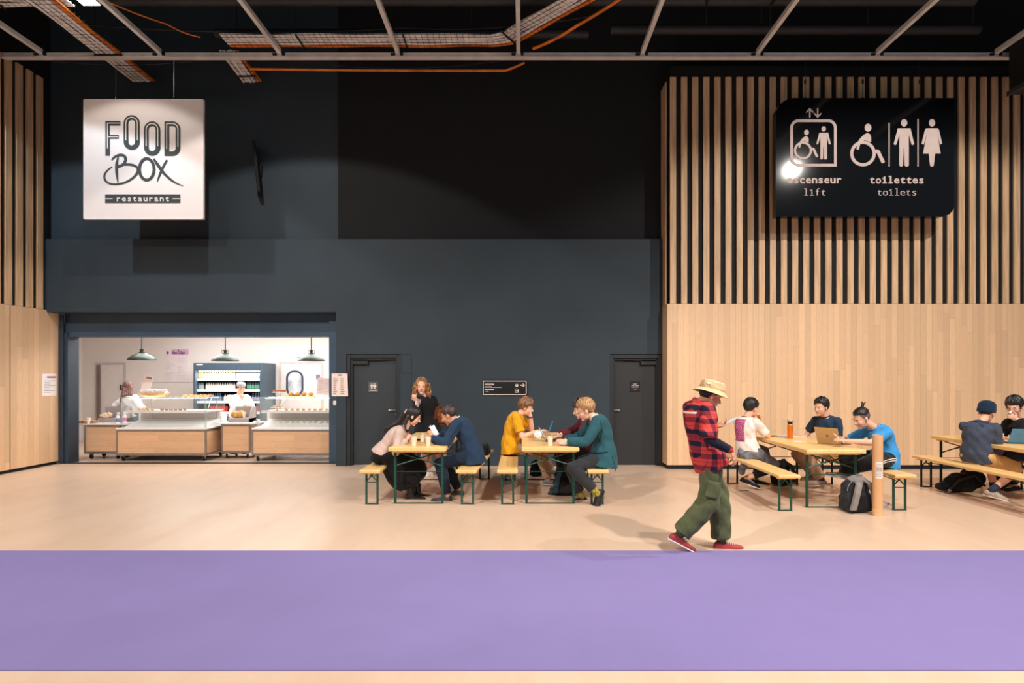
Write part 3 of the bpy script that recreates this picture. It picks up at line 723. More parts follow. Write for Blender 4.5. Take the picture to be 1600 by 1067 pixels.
def bench(label, xc, y0, L=2.15, rz=0, grp='beer benches'): return make_set('beer_bench', label, 'bench', .28, ZB, L, (xc, y0, 0), rz, .042, grp)
def table(label, xc, y0, L=2.15, rz=0): return make_set('beer_table', label, 'table', .78, ZT, L, (xc, y0, 0), rz, .055, 'beer tables')
table('pine beer table with three paper cups and green legs in front of the left door', -1.41, 8.2)
table('pine beer table with a bronze laptop and one paper cup under the direction sign', .39, 8.2)
table('pine beer table with the orange flask and silver laptop before the timber wall', 4.12, 7.95, 2.0)
table('pine beer table with a blue laptop at the right edge of the hall', 7.02, 7.9, 1.95)
bench('pine bench under the woman in the long black skirt', -2.04, 8.15)
bench('pine bench under the man in the navy suit', -.745, 8.15, 2.25, math.radians(-3.2))
bench('pine bench under the person in the yellow t-shirt', -.19, 8.15)
bench('pine bench under the man in the teal blazer', 1.03, 8.15)
bench('pine bench under the person in the white t-shirt', 3.42, 7.75, 2.25)
bench('pine bench right of the orange flask table, partly hidden by the cardboard tube', 4.92, 7.78)
bench('long pine bench under the person in the dark hoodie and beanie', 6.36, 7.35, 2.35)
bench('pine bench at the far right edge under the person in the black hoodie', 7.62, 7.3, 2.2)
# ------------------------------------------------------------------ things on and under the tables
M_cup = mat('paper_cup', (250, 232, 212), .5, var=.02)
def cup(label, loc, grp=None, k=1.):
    r = thing('paper_cup', label, 'cup', loc, 0, grp)
    lathe_obj('cup_body', [(.0, .004), (.026*k, .004), (.026*k, 0), (.0275*k, 0), (.040*k, .118*k), (.038*k, .118*k), (.0265*k, .012), (0, .012)], M_cup, r, n=20)
    b = MB(); R = []
    for j in range(21): a = 2*PI*j/20; R.append((.0395*k*math.cos(a), .0395*k*math.sin(a), .118*k))
    b.tube(R, .0022, 5); b.build('rolled_rim', M_cup, r, True)
    lathe_obj('coffee', [(0, .04), (.0295*k, .04), (.0295*k, .042), (0, .042)], mat('coffee', (70, 40, 22), .2), r)
    return r
g = None
cup('pale paper cup nearest the woman in the beige cardigan, front left of three', at(647, 695, 8.42).xy.to_3d()+Vector((0, 0, ZT+.0)), g)
cup('pale paper cup set further back between two nearer cups', at(660, 688, 8.95).xy.to_3d()+Vector((0, 0, ZT)), g)
cup('pale paper cup at the front right, beside the navy suit elbow', at(669, 695, 8.42).xy.to_3d()+Vector((0, 0, ZT)), g)
cup('pale paper cup on the middle table in front of the bronze laptop', at(859.5, 695, 8.45).xy.to_3d()+Vector((0, 0, ZT)), g)
cup('small brown paper cup beside the blue laptop at the right edge', Vector((at(1564, 680, 9.0).x, 9.0, ZT)), None, .95)
def slab(name, label, cat, loc, d, m, rz=0, part=None):
    r = thing(name, label, cat, loc, rz); MB().box((0, 0, d[2]/2), d, b=min(d)*.3).build(part or 'sheet', m, r); return r
M_phone = mat('phone_black', (20, 22, 28), .2, var=.02); M_scr = mat('screen_glow', (200, 215, 235), .3, var=.02, emit=.7)
for lab, x, y, rz in (('dark phone lying behind the three cups', at(655, 0, 9.15).x, 9.15, .3),):
    r = thing('phone', lab, 'phone', (x, y, ZT), rz); MB().box((0, 0, .004), (.075, .15, .008), b=.003).build('case', M_phone, r); MB().box((0, 0, .0085), (.068, .14, .001)).build('screen', M_phone, r)
# laptops: hinge along local y; opens towards +x
def laptop(label, loc, rz, lid, base, open_deg, mark=False, w_=.31, d_=.22, face=None):
    r = thing('laptop', label, 'laptop', loc, rz)
    MB().box((d_/2, 0, .008), (d_, w_, .014), b=.004).build('base', base, r)
    MB().box((d_/2-.02, 0, .0158), (d_*.5, w_*.86, .0015)).build('keyboard', M_phone, r)
    R = Matrix.Rotation(math.radians(-(open_deg)), 3, 'Y')
    c = R @ Vector((d_/2, 0, 0)); l = MB().box((c.x, 0, c.z+.014), (d_, w_, .007), R, b=.003).build('lid', lid, r)
    n = R @ Vector((0, 0, 1)); MB().box((c.x-n.x*.0045, 0, c.z+.014-n.z*.0045), (d_*.9, w_*.93, .002), R).build('screen', face or M_scr, r)
    if mark:
        cc = c+n*.0042+Vector((0, 0, .014)); b = MB(); b.ell(cc+R @ Vector((0, .008, 0)), (.016, .012, .001), R, 14, 6); b.ell(cc+R @ Vector((0, -.008, 0)), (.016, .012, .001), R, 14, 6); b.ell(cc+R @ Vector((-.022, .003, 0)), (.007, .004, .001), R @ Matrix.Rotation(.5, 3, 'Z'), 10, 6); b.build('emblem', mat('emblem_grey', (120, 100, 84), .3, .5), r)
    return r
M_alu = mat('laptop_silver', (196, 172, 146), .32, .75, var=.02); M_bron = mat('laptop_bronze', (128, 88, 66), .35, .7, var=.02)
laptop('bronze laptop open on the middle table, seen edge on', at(852.5, 688, 9.0).xy.to_3d()+Vector((0, 0, ZT)), 0, M_bron, M_bron, 118)
laptop('silver laptop with a small dark emblem on its lid in front of the blue t-shirt', (at(1294, 697, 8.55).x, 8.52, ZT), math.radians(33), M_alu, M_alu, 112, True, .34, .25)
laptop('blue laptop with its lid towards the hall at the right edge', (at(1586, 690, 8.75).x, 8.62, ZT), math.radians(74), mat('laptop_blue', (84, 150, 210), .35, .2), M_phone, 124, False, .36, .25)
# blue tablet held up on the middle table
r = thing('tablet', 'thin blue tablet held upright behind the bronze laptop', 'tablet', at(857, 673, 9.35)); MB().box((.035, 0, .07), (.008, .16, .18), Matrix.Rotation(math.radians(20), 3, 'Y'), .003).build('case', mat('tablet_blue', (70, 140, 205), .4), r)
# crumpled white bag
def blobmesh(name, pts, vox, m, parent, disp=0, fr=20):
    b = MB()
    for c, rr in pts: b.ell(c, rr)
    return remeshed(name, b, vox, 2, m, parent, disp, fr)
def remesh_data(b, vox, smooth=2, disp=0, fr=20, post=None):
    me = bpy.data.meshes.new('t'); me.from_pydata(b.v, [], b.f); me.update()
    o = bpy.data.objects.new('t', me); COL.objects.link(o)
    m = o.modifiers.new('r', 'REMESH'); m.mode = 'VOXEL'; m.voxel_size = vox; m.use_smooth_shade = True
    if smooth: s_ = o.modifiers.new('s', 'SMOOTH'); s_.iterations = smooth; s_.factor = .5
    dg = bpy.context.evaluated_depsgraph_get(); dg.update()
    out = bpy.data.meshes.new_from_object(o.evaluated_get(dg))
    bpy.data.objects.remove(o); bpy.data.meshes.remove(me)
    n = len(out.vertices)
    if disp and n:
        co = np.empty(n*3, dtype=np.float32); out.vertices.foreach_get('co', co); co = co.reshape(-1, 3)
        no = np.empty(n*3, dtype=np.float32); out.vertices.foreach_get('normal', no); no = no.reshape(-1, 3)
        x, y, z = co[:, 0]*fr, co[:, 1]*fr, co[:, 2]*fr
        a = np.sin(x*1.3+2*np.sin(z*.7+y*.5))*np.sin(z*1.1+1.7*np.sin(x*.6)+y)+.5*np.sin(2.3*z+x*1.9+2*np.sin(y*1.4))
        co += no*(a*disp)[:, None]
        out.vertices.foreach_set('co', co.reshape(-1))
    out.polygons.foreach_set('use_smooth', [True]*len(out.polygons)); out.update()
    return out
def remeshed(name, b, vox, smooth, m, parent, disp=0, fr=20):
    me = remesh_data(b, vox, smooth, disp, fr); me.name = name; me.materials.append(m)
    o = bpy.data.objects.new(name, me); COL.objects.link(o); o.parent = parent; return o
r = thing('crumpled_bag', 'crumpled white paper bag beside the bronze laptop', 'bag', Vector((at(841, 0, 9.3).x, 9.35, ZT)))
blobmesh('paper', [((0, 0, .05), (.06, .06, .055)), ((.03, .03, .08), (.04, .04, .04)), ((-.03, -.02, .06), (.04, .05, .05))], .008, mat('tissue_white', (250, 244, 242), .8), r, .008, 45)
slab('notepad', 'white notepad under the hands of the man in the teal blazer', 'notepad', (at(877, 0, 8.5).x, 8.52, ZT), (.16, .2, .01), M_paper, .2)
r = thing('camera', 'small black camera on the middle table between two sitters', 'camera', (at(908, 0, 8.9).x-.1, 9.2, ZT)); MB().box((0, 0, .035), (.11, .05, .07), b=.01).build('camera_body', M_phone, r); MB().cyl((0, -.025, .035), .026, .035, 16, rot_to((0, -1, 0)), .004).build('lens', M_phone, r, True); MB().box((0, 0, .077), (.04, .03, .016), b=.004).build('viewfinder', M_phone, r)
# flask, papers on the third table
r = thing('flask', 'orange steel flask with a black screw cap on the pine table', 'bottle', (at(1234.5, 0, 9.35).x, 9.35, ZT))
lathe_obj('bottle_body', [(.0, 0), (.036, 0), (.04, .006), (.04, .2), (.037, .215), (.03, .222), (0, .222)], mat('flask_orange', (226, 118, 28), .35, .3, var=.04), r, n=24)
lathe_obj('screw_cap', [(0, .222), (.033, .222), (.036, .228), (.036, .255), (.033, .262), (0, .262)], M_phone, r)
MB().tube([(.03, 0, .24), (.05, 0, .25), (.05, 0, .275), (.0, 0, .285), (-.04, 0, .275), (-.036, 0, .24)], .005, 6).build('carry_loop', M_phone, r, True)
for lab, px, Y, d, m_, rz in (('open blue and white brochure behind the orange flask', 1226, 9.62, (.26, .2, .006), mat('brochure_blue', (176, 186, 214), .5, var=.3, nscale=25), .2),
     ('white sheet of paper right of the orange flask', 1247, 9.6, (.2, .14, .004), M_paper, -.15), ('pale flyer lying near the silver laptop lid', 1246, 8.95, (.2, .15, .003), M_paper, .25),
     ('dark notebook by the elbow of the white t-shirt sitter', 1207, 9.7, (.14, .1, .012), M_phone, .1)):
    slab('sheet_of_paper' if 'dark' not in lab else 'notebook', lab, 'paper' if 'dark' not in lab else 'notebook', (at(px, 0, Y).x, Y, ZT), d, m_, rz)
# backpacks
def backpack(label, loc, rz, sc_, m1, m2, strap, tilt=0, flat=1.0):
    r = thing('backpack', label, 'backpack', loc, rz); k = sc_
    b = MB(); b.ell((0, 0, .17*k*flat), (.185*k, .13*k, .17*k*flat)); b.ell((0, 0, .30*k*flat), (.165*k, .115*k, .14*k*flat)); b.box((0, 0, .11*k*flat), (.34*k, .23*k, .2*k*flat), b=.03); b.box((0, .02, .25*k*flat), (.30*k, .18*k, .22*k*flat), b=.04)
    remeshed('bag_body', b, .012, 4, m1, r, .005, 22)
    b = MB(); b.ell((0, -.02, .385*k*flat), (.12*k, .10*k, .06*k)); remeshed('top_panel', b, .01, 3, strap, r, .003, 30)
    b = MB(); b.box((0, -.115*k, .13*k*flat), (.26*k, .07*k, .18*k*flat), b=.03); remeshed('front_pocket', b, .01, 3, m2, r, .003, 30)
    for sx in (-1, 1):
        pts = [(sx*.05*k, -.10*k, .40*k*flat), (sx*.075*k, -.16*k, .36*k*flat), (sx*.11*k, -.175*k, .26*k*flat), (sx*.13*k, -.165*k, .15*k*flat), (sx*.14*k, -.14*k, .05*k*flat)]
        b = MB(); R = []
        for i, p in enumerate(pts):
            p = Vector(p); R.append([p+Vector((x_, y_, 0)) for x_, y_ in ((-.034*k, .02), (.034*k, .02), (.034*k, -.016), (-.034*k, -.016))])
        b.rings(R); b.build('shoulder_strap', strap, r)
    MB().tube([(-.04*k, -.06*k, .42*k*flat), (-.03*k, -.06*k, .46*k*flat), (.03*k, -.06*k, .46*k*flat), (.04*k, -.06*k, .42*k*flat)], .009, 6).build('top_handle', strap, r, True)
    b = MB(); b.tube([(.168*k*math.cos(a), -.075*k, (.27+.145*math.sin(a))*k*flat) for a in [i*PI/10 for i in range(11)]], .005, 5); b.build('zip', strap, r, True)
    return r
M_bk = fab('bag_black', (24, 25, 29)); M_bk2 = fab('bag_charcoal', (44, 46, 51)); M_bg = fab('bag_grey_strap', (142, 136, 134))
backpack('grey and black backpack with pale grey straps standing beside the cardboard tube', (at(1341, 0, 7.8).x, 7.86, 0), .15, 1.06, M_bk2, M_bk, M_bg)
backpack('black backpack on the floor under the middle table', (at(883, 0, 9).x, 8.95, 0), -.1, .98, M_bk, M_bk2, mat('bag_blue_piping', (30, 70, 90), .7))
backpack('black backpack under the table of the orange flask', (at(1221, 0, 9.7).x+.03, 9.78, 0), .3, .9, M_bk, M_bk, M_bk2)
backpack('dark backpack standing against the back wall behind the yellow t-shirt sitter', (at(838, 0, 10.3).x, 10.6, 0), 0, .62, M_bk2, M_bk, M_bk)
r = thing('shoulder_bag', 'large black shoulder bag slumped under the rightmost long bench', 'bag', (at(1500, 0, 9.2).x, 9.2, 0), .12)
b = MB(); b.ell((.05, 0, .14), (.32, .15, .15)); b.ell((.2, 0, .2), (.2, .13, .16)); b.ell((-.2, 0, .08), (.18, .13, .08)); remeshed('bag_body', b, .014, 4, M_bk, r, .008, 14)
MB().tube([(.3, -.12, .1), (.1, -.16, .26), (-.15, -.15, .2), (-.3, -.14, .05), (-.34, -.1, .02)], .018, 6).build('strap', M_bk2, r, True)
MB().box((-.3, -.15, .05), (.05, .012, .03), b=.003).build('buckle', M_chrome, r)
r = thing('small_bag', 'blue fabric bag on the bench behind the seated woman', 'bag', (-2.1, 9.25, ZB))
b = MB(); b.ell((0, 0, .075), (.12, .14, .075)); b.ell((-.03, .02, .11), (.08, .1, .06)); remeshed('bag_body', b, .01, 3, fab('bag_blue', (52, 84, 140)), r, .008, 30)
MB().tube([(-.05, -.08, .14), (-.02, -.1, .17), (.05, -.08, .13)], .01, 6).build('handle', fab('bag_navy', (24, 34, 56)), r, True)
r = thing('small_bag', 'black handbag on the far end of the bench behind the navy suit', 'bag', (-.60, 9.75, ZB))
b = MB(); b.box((0, 0, .08), (.2, .26, .15), b=.03); b.ell((0, 0, .13), (.1, .12, .06)); remeshed('bag_body', b, .01, 3, M_bk, r, .006, 25)
MB().tube([(.05, -.1, .14), (.07, -.14, .2), (.1, -.2, .12), (.12, -.25, .02)], .008, 6).build('strap', M_bk2, r, True)
r = thing('water_bottle', 'small clear plastic bottle with a blue cap lying behind the cardboard tube', 'bottle', (4.75, 8.06, .034), .35)
MG = mat('clear_plastic', (225, 235, 240), .08, alpha=.35, spec=.6)
lathe_obj('bottle_body', [(0, 0), (.03, 0), (.032, .01), (.032, .13), (.02, .165), (.013, .175), (.013, .185), (0, .185)], MG, r, R=rot_to((1, .2, 0)), n=16)
lathe_obj('cap', [(0, .185), (.016, .185), (.016, .205), (0, .205)], mat('cap_blue', (40, 100, 190), .4), r, R=rot_to((1, .2, 0)), n=14)
# cardboard tube
r = thing('cardboard_tube', 'tall cardboard tube with a white label standing on the floor', 'tube', (4.462, 7.62, 0))
Zt = CAM_H-(679.5-CY)*7.62/F_PX
lathe_obj('tube_body', [(.058, 0), (.060, .0), (.060, Zt), (.055, Zt), (.055, Zt-.02), (0, Zt-.02)], mat('kraft_board', (222, 172, 122), .7, var=.04, stretch=(1, 1, .2)), r, n=32)
lathe_obj('end_cap', [(0, .0), (.0615, .0), (.0615, .085), (.0602, .086), (0, .086)], mat('kraft_cap', (230, 184, 134), .7), r, n=32)
b = MB(); R = []
for i in range(11):
    a = -PI/2-.15+(-.75+1.5*i/10); R.append([Vector((.0606*math.cos(a), .0606*math.sin(a), z)) for z in (.475, .68)]+[Vector((.0598*math.cos(a), .0598*math.sin(a), z)) for z in (.68, .475)])
b.rings(R); b.build('label', M_paper, r)
b = MB()
for j in range(9):
    for i in range(5 if j not in (3, 4) else 9):
        a = -PI/2-.15+(-.6+1.1*i/(5 if j not in (3, 4) else 9)); c = Vector((.0609*math.cos(a), .0609*math.sin(a), .655-.019*j)); b.box(c, (.013 if j not in (3, 4) else .004, .001, .005 if j not in (3, 4) else .018), Matrix.Rotation(a+PI/2, 3, 'Z'))
b.build('label_print', M_grey, r)
tag(MB().box((at(1164, 767, 9.2).x, 9.24, .004), (.14, .02, .006), b=.002).build('paper_scrap', M_grey), 'small grey strip lying on the floor near the black canvas shoes', 'scrap')
# ------------------------------------------------------------------ serving counters
M_oak = wood('counter_oak', (220, 178, 140), 'Z', .135, 1.4, .02, .12, .5, (.6, 3, 3), .5)
M_steel = mat('counter_steel', (150, 146, 144), .35, .7, var=.04)
M_inox = mat('white_inox', (226, 222, 220), .35, .1, var=.02)
M_glass = bpy.data.materials.new('display_glass'); M_glass.use_nodes = True; t = NT(M_glass)
t.b.inputs['Base Color'].default_value = (.8, .95, .92, 1); t.b.inputs['Alpha'].default_value = .06; t.b.inputs['Roughness'].default_value = .05
M_gedge = mat('glass_edge', (176, 208, 202), .2, alpha=.6)
M_caster = mat('caster_black', (30, 30, 32), .5)
def casters(root, pts):
    for x, y in pts:
        c = bpy.data.objects.new('caster', None); COL.objects.link(c); c.parent = root; c.location = (x, y, 0)
        MB().cyl((-.015, 0, .055), .055, .03, 20, rot_to((1, 0, 0)), .006).build('wheel', M_caster, c, True)
        MB().bb(-.03, .03, -.03, .04, .085, .125, .006).bb(-.024, -.018, -.02, .02, .05, .09).bb(.018, .024, -.02, .02, .05, .09).build('fork', M_chrome, c)
def counter(label, x0, x1, y0, y1, zb, zt, tops=None, name='serving_counter'):
    r = thing(name, label, 'counter', (x0, y0, 0)); W, D = x1-x0, y1-y0
    b = MB(); q = .035
    for x in (0, W-q):
        for y in (0, D-q): b.bb(x, x+q, y, y+q, .12, zt, .003)
    for z in (zb, zt-q):
        b.bb(q-.002, W-q+.002, .001, q, z, z+q-.001); b.bb(q-.002, W-q+.002, D-q, D-.001, z, z+q-.001); b.bb(.001, q-.001, q-.002, D-q+.002, z, z+q-.001); b.bb(W-q+.001, W-.001, q-.002, D-q+.002, z, z+q-.001)
    b.bb(.01, W-.01, .01, D-.01, .12, .15)
    b.build('frame', M_steel, r)
    MB().bb(q, W-q, .008, .03, zb+q, zt-q).build('front_panel', M_oak, r)
    MB().bb(.008, .03, q, D-q, zb+q, zt-q).build('side_panel', M_oak, r); MB().bb(W-.03, W-.008, q, D-q, zb+q, zt-q).build('side_panel', M_oak, r)
    casters(r, [(.09, .1), (W-.09, .1), (.12, D-.1), (W-.12, D-.1)])
    if tops is not None: MB().bb(-tops, W+tops, -.04, D+.03, zt, zt+.03, .004).build('worktop', M_inox, r)
    return r, W, D
Y1 = 12.36; Ya = Y1+.04
zc = at(0, 671, Y1).z; zg = at(0, 621, Y1).z
def display(label, xa, xb, D=.95):
    r, W, D = counter(label, xa, xb, Y1, Y1+D, at(0, 711, Y1).z, zc-.005, None, 'display_counter')
    H = zg-zc
    b = MB(); b.bb(.0, W, 0, D, zc, zc+.03, .004); b.bb(.02, W-.02, D-.25, D-.02, zc+.03, zc+.30, .01); b.add([(x, y, z) for x in (.12, W-.05) for y, z in ((.09, zc+.031), (.09, zc+.045), (D-.26, zc+.19), (D-.26, zc+.031))], [(0, 1, 2, 3), (7, 6, 5, 4), (1, 5, 6, 2), (0, 4, 5, 1), (3, 2, 6, 7), (0, 3, 7, 4)]); b.build('cold_well', mat('well_white', (246, 244, 242), .4, var=.01), r)
    b = MB(); b.bb(.14, W-.06, .15, D-.1, zc+H*.52, zc+H*.56, .003); b.bb(.14, W-.06, .14, .16, zc+H*.50, zc+H*.58); b.build('upper_shelf', M_inox, r)
    MB().bb(.1, W-.04, D-.30, D-.26, zc+H*.28, zc+H*.50).build('back_grille', mat('grille_beige', (214, 202, 196), .5, var=.08, nscale=60), r)
    b = MB(); gx0, gx1 = .08, W-.03
    b.bb(gx0, gx1, .06, .068, zc+.03, zg); b.build('front_glass', M_glass, r)
    MB().bb(gx0, gx1, .06, D-.3, zg-.008, zg).build('top_glass', M_glass, r)
    for x in (gx0, gx1): MB().bb(x-.004, x+.004, .068, D-.1, zc+.03, zg-.01).build('side_glass', M_glass, r)
    b = MB()
    for x in (gx0, gx1, gx0+(gx1-gx0)*.985): b.bb(x-.003, x+.003, .056, .068, zc+.03, zg)
    b.bb(gx0, gx1, .054, .066, zg-.01, zg+.004); b.build('glass_edges', M_gedge, r)
    b = MB(); 
    for x in (gx0+.28, gx1-.05): b.tube([(x, D-.35, zc+.02), (x, D-.35, zg-.02)], .009, 8)
    b.tube([(gx0+.02, D-.35, zg-.02), (gx1, D-.35, zg-.02)], .01, 8); b.tube([(gx0+.3, .2, zc+H*.5), (gx0+.4, D-.35, zg-.02)], .006, 6); b.tube([(gx1-.06, .2, zc+H*.5), (gx1-.16, D-.35, zg-.02)], .006, 6)
    b.build('support_posts', M_chrome, r, True)
    b = MB(); b.bb(.2, W-.1, .2, .24, zg-.03, zg-.015); b.build('light_strip', mat('led_strip', (255, 250, 245), .5, var=0, emit=7), r)
    return r
display('left glass display counter on an oak trolley in the serving opening', at(181, 0, Y1).x, at(322, 0, Y1).x)
display('right glass display counter on an oak trolley, its end hidden by the grey pillar', at(393, 0, Y1).x, at(393, 0, Y1).x+2.05)
c1, W1, D1_ = counter('small oak till counter between the two glass display counters', at(345, 0, 12.74).x, at(391, 0, 12.74).x, 12.74, 13.3, at(0, 707, 12.74).z, at(0, 663, 12.74).z, .1)
zc1 = at(0, 663, 12.74).z+.03; xc1 = at(345, 0, 12.74).x
c2, W2, D2_ = counter('left oak side counter with paper bags beside the opening jamb', at(131, 0, 12.66).x, at(179, 0, 12.66).x+.1, 12.66, 13.2, at(0, 708, 12.66).z, at(0, 664, 12.66).z, None)
MB().bb(-.27, .95, -.04, .55, at(0, 664, 12.66).z, at(0, 664, 12.66).z+.03, .004).build('worktop', M_inox, c2)
zc2 = at(0, 664, 12.66).z+.03
# grey hood boxes on the side counters
M_greyb = mat('grey_sheet_metal', (168, 158, 156), .5, .2, var=.03)
def hood(label, x0, x1, y0, y1, z0, z1):
    r = thing('counter_shelf', label, 'shelf unit', (x0, y0, z0)); W, D, H = x1-x0, y1-y0, z1-z0
    MB().bb(0, W, D-.02, D, 0, H, .003).build('back_panel', M_greyb, r)
    MB().bb(0, W, 0, D, 0, .09, .004).build('plinth', M_greyb, r)
    MB().poly([(0, 0), (D, 0), (D, H), (D*.5, H), (D*.2, H*.75), (0, H*.3)], 0, .012).build('side_panel', M_greyb, r)
    o = r.children[-1]; o.rotation_euler = (0, 0, PI/2); o.location = (W, 0, 0)
    return r
hood('grey curved shelf unit standing on the till counter', at(358, 0, 12.9).x, at(391, 0, 12.9).x, 12.85, 13.2, zc1, at(0, 636, 12.9).z)
hood('grey shelf unit on the left side counter holding paper bags', at(150, 0, 12.9).x, at(191, 0, 12.9).x, 12.95, 13.2, zc2, at(0, 636, 12.9).z)
# bread in a wicker basket, pastries
M_bread = mat('bread_crust', (226, 164, 92), .7, var=.25, nscale=30, bump=.3)
M_basket = mat('wicker', (224, 176, 120), .8, var=.15, nscale=60, bump=.5)
def basket(label, c, rx, ry, h):
    r = thing('wicker_basket', label, 'basket', c)
    b = MB(); R = []; n = 28
    for rr, z in ((.75, 0), (.88, h*.4), (1., h), (.94, h), (.83, h*.4), (.7, .01)): R.append([Vector((rx*rr*math.cos(2*PI*j/n), ry*rr*math.sin(2*PI*j/n), z)) for j in range(n)])
    b.rings(R); b.build('bowl', M_basket, r)
    b = MB()
    for zz, rr in ((h*.25, .84), (h*.5, .91), (h*.75, .96), (h, .98)): b.tube([(rx*rr*math.cos(2*PI*j/n), ry*rr*math.sin(2*PI*j/n), zz) for j in range(n+1)], .008, 5)
    b.build('woven_rings', M_basket, r); return r
zs = zg+.0
c = at(243, 0, 12.75); basket('wicker basket of wrapped sandwiches on top of the left display counter', (c.x, 12.72, zs), .30, .17, .08)
for i in range(6):
    p = (c.x-.2+.078*i, 12.72+random.uniform(-.05, .05), zs+.095); r = thing('wrapped_sandwich', 'sandwich wrapped in grey printed paper in the wicker basket', 'sandwich', p, random.uniform(-.5, .5), 'wrapped sandwiches in the basket')
    b = MB(); b.cap((-.07, 0, 0), (.08, 0, .02), .052, .046, 10); remeshed('wrapper', b, .008, 1, mat('printed_paper', (226, 216, 212), .7, var=.28, nscale=28), r, .005, 60)
    MB().ell((.1, 0, .025), (.03, .024, .022)).build('bread_end', M_bread, r, True)
r = thing('bread_board', 'row of baguettes laid on the glass at the right end of the left display', 'bread', (at(305, 0, 12.7).x, 12.7, zs)); 
blobmesh('crust', [((-.2+.1*i, .02*(i % 2), .022), (.08, .035, .026)) for i in range(6)], .008, M_bread, r, .003, 60)
def pastry_row(label, grp, x0, x1, n, y, z, size, m, name='pastry', cat='pastry'):
    base = None
    for i in range(n):
        loc = (x0+(x1-x0)*(i+.5)/n, y+random.uniform(-.02, .02), z)
        if base is None:
            base = thing(name, label, cat, loc, 0, grp)
            MB().ell((0, 0, size*.35), (size*.55, size*.45, size*.35), None, 10, 6).build('crust', m, base, True)
            MB().ell((0, 0, size*.55), (size*.25, size*.2, size*.2), None, 8, 5).build('topping', mat('pastry_topping', (120, 70, 40), .5, var=.3, nscale=60), base, True)
        else:
            o = copy_tree(base); o.location = loc; o.rotation_euler.z = random.random()*3
zl_ = zc+(zg-zc)*.56
xa = at(181, 0, Y1).x
pastry_row('small brown pastry on the upper glass shelf of the left display', 'pastries on the left upper shelf', xa+.75, xa+1.3, 6, 12.62, zl_, .075, mat('pastry_brown', (140, 110, 84), .7, var=.3, nscale=40))
pastry_row('golden pastry on the left end of the left display shelf', 'golden pastries on the left upper shelf', xa+.25, xa+.6, 4, 12.65, zl_, .07, M_bread)
0 and pastry_row('pale filled roll in the cold well of the left display', 'rolls in the left cold well', xa+.5, xa+1.6, 9, 12.7, zc+.03, .09, None)
mat('pale_roll', (244, 226, 200), .7, var=.1, nscale=30)
xb = at(393, 0, Y1).x
pastry_row('golden pastry on the upper shelf of the right display', 'pastries on the right upper shelf', xb+.55, xb+1.75, 10, 12.62, zl_, .075, M_bread)
pastry_row('pale filled roll in the cold well of the right display', 'rolls in the right cold well', xb+.35, xb+1.7, 11, 12.7, zc+.09, .09, MATS['pale_roll'])
# cake stands
def stand(label, c, R_, h, top):
    r = thing('cake_stand', label, 'cake stand', c)
    lathe_obj('stem', [(0, 0), (.05, 0), (.05, .01), (.012, .02), (.012, h-.02), (.03, h-.01), (0, h-.01)], M_inox, r)
    lathe_obj('plate', [(0, h-.01), (R_, h-.01), (R_, h), (0, h)], M_inox, r)
    return r
p = Vector((at(436, 0, 12.75).x, 12.78, zs)); stand('white cake stand with a dark berry tart on the right display', p, .15, .10, None)
t_ = thing('berry_tart', 'dark red berry tart on the raised cake stand', 'tart', (p.x, p.y, zs+.10)); lathe_obj('pastry_base', [(0, 0), (.12, 0), (.135, .025), (0, .025)], M_bread, t_)
b = MB()
for i in range(30): a = i*2.4; q = .115*math.sqrt(i/30); b.ell((q*math.cos(a), q*math.sin(a), .032), (.016, .016, .014), None, 8, 5)
b.build('berries', mat('berry', (150, 50, 34), .3, var=.2), t_, True)
p2 = Vector((at(433, 0, 12.6).x, 12.6, zl_)); stand('small white stand with golden tartlets inside the right display', p2, .13, .07, None)
pastry_row('golden tartlet on the small stand inside the right display', 'tartlets on the small stand', p2.x-.1, p2.x+.1, 3, 12.6, zl_+.07, .06, M_bread)
p3 = Vector((at(470, 0, 12.7).x, 12.7, zs)); slab('wooden_board', 'wooden board with flat loaves on top of the right display', 'board', p3, (.62, .2, .02), M_basket)
pastry_row('flat golden loaf on the wooden board', 'flat loaves on the board', p3.x-.28, p3.x+.28, 4, 12.7, zs+.02, .11, M_bread, 'flat_loaf', 'bread')
# menu cards on the displays
def card(label, c, W, H, tilt, red):
    r = thing('menu_card', label, 'menu', c); R = Matrix.Rotation(math.radians(tilt), 3, 'Y') @ Matrix.Rotation(math.radians(-8), 3, 'X')
    MB().box(R @ Vector((0, 0, H/2)), (W, .006, H), R, .002).build('card', M_paper, r)
    b = MB()
    if red:
        for j in range(10):
            for q_ in (-1, 1): b.box(R @ Vector((q_*W*.22, -.005, H*(.86-.08*j))), (W*random.uniform(.2, .36), .002, .005), R)
        b.build('text_lines', mat('print_salmon', (226, 170, 160), .8), r)
    else: b.box(R @ Vector((W*.1, -.005, H*.9)), (W*.6, .002, H*.06), R).build('title_band', mat('print_plum2', (150, 80, 120), .8), r)
card('tall pale menu card with a plum title behind the left display', at(222, 0, 12.9).x*Vector((1, 0, 0))+Vector((0, 12.95, zg-.02)), .2, .47, 9, False)
card('cream menu card with salmon print standing on the right display', Vector((at(504, 0, 12.6).x, 12.6, zg)), .28, .40, 4, True)
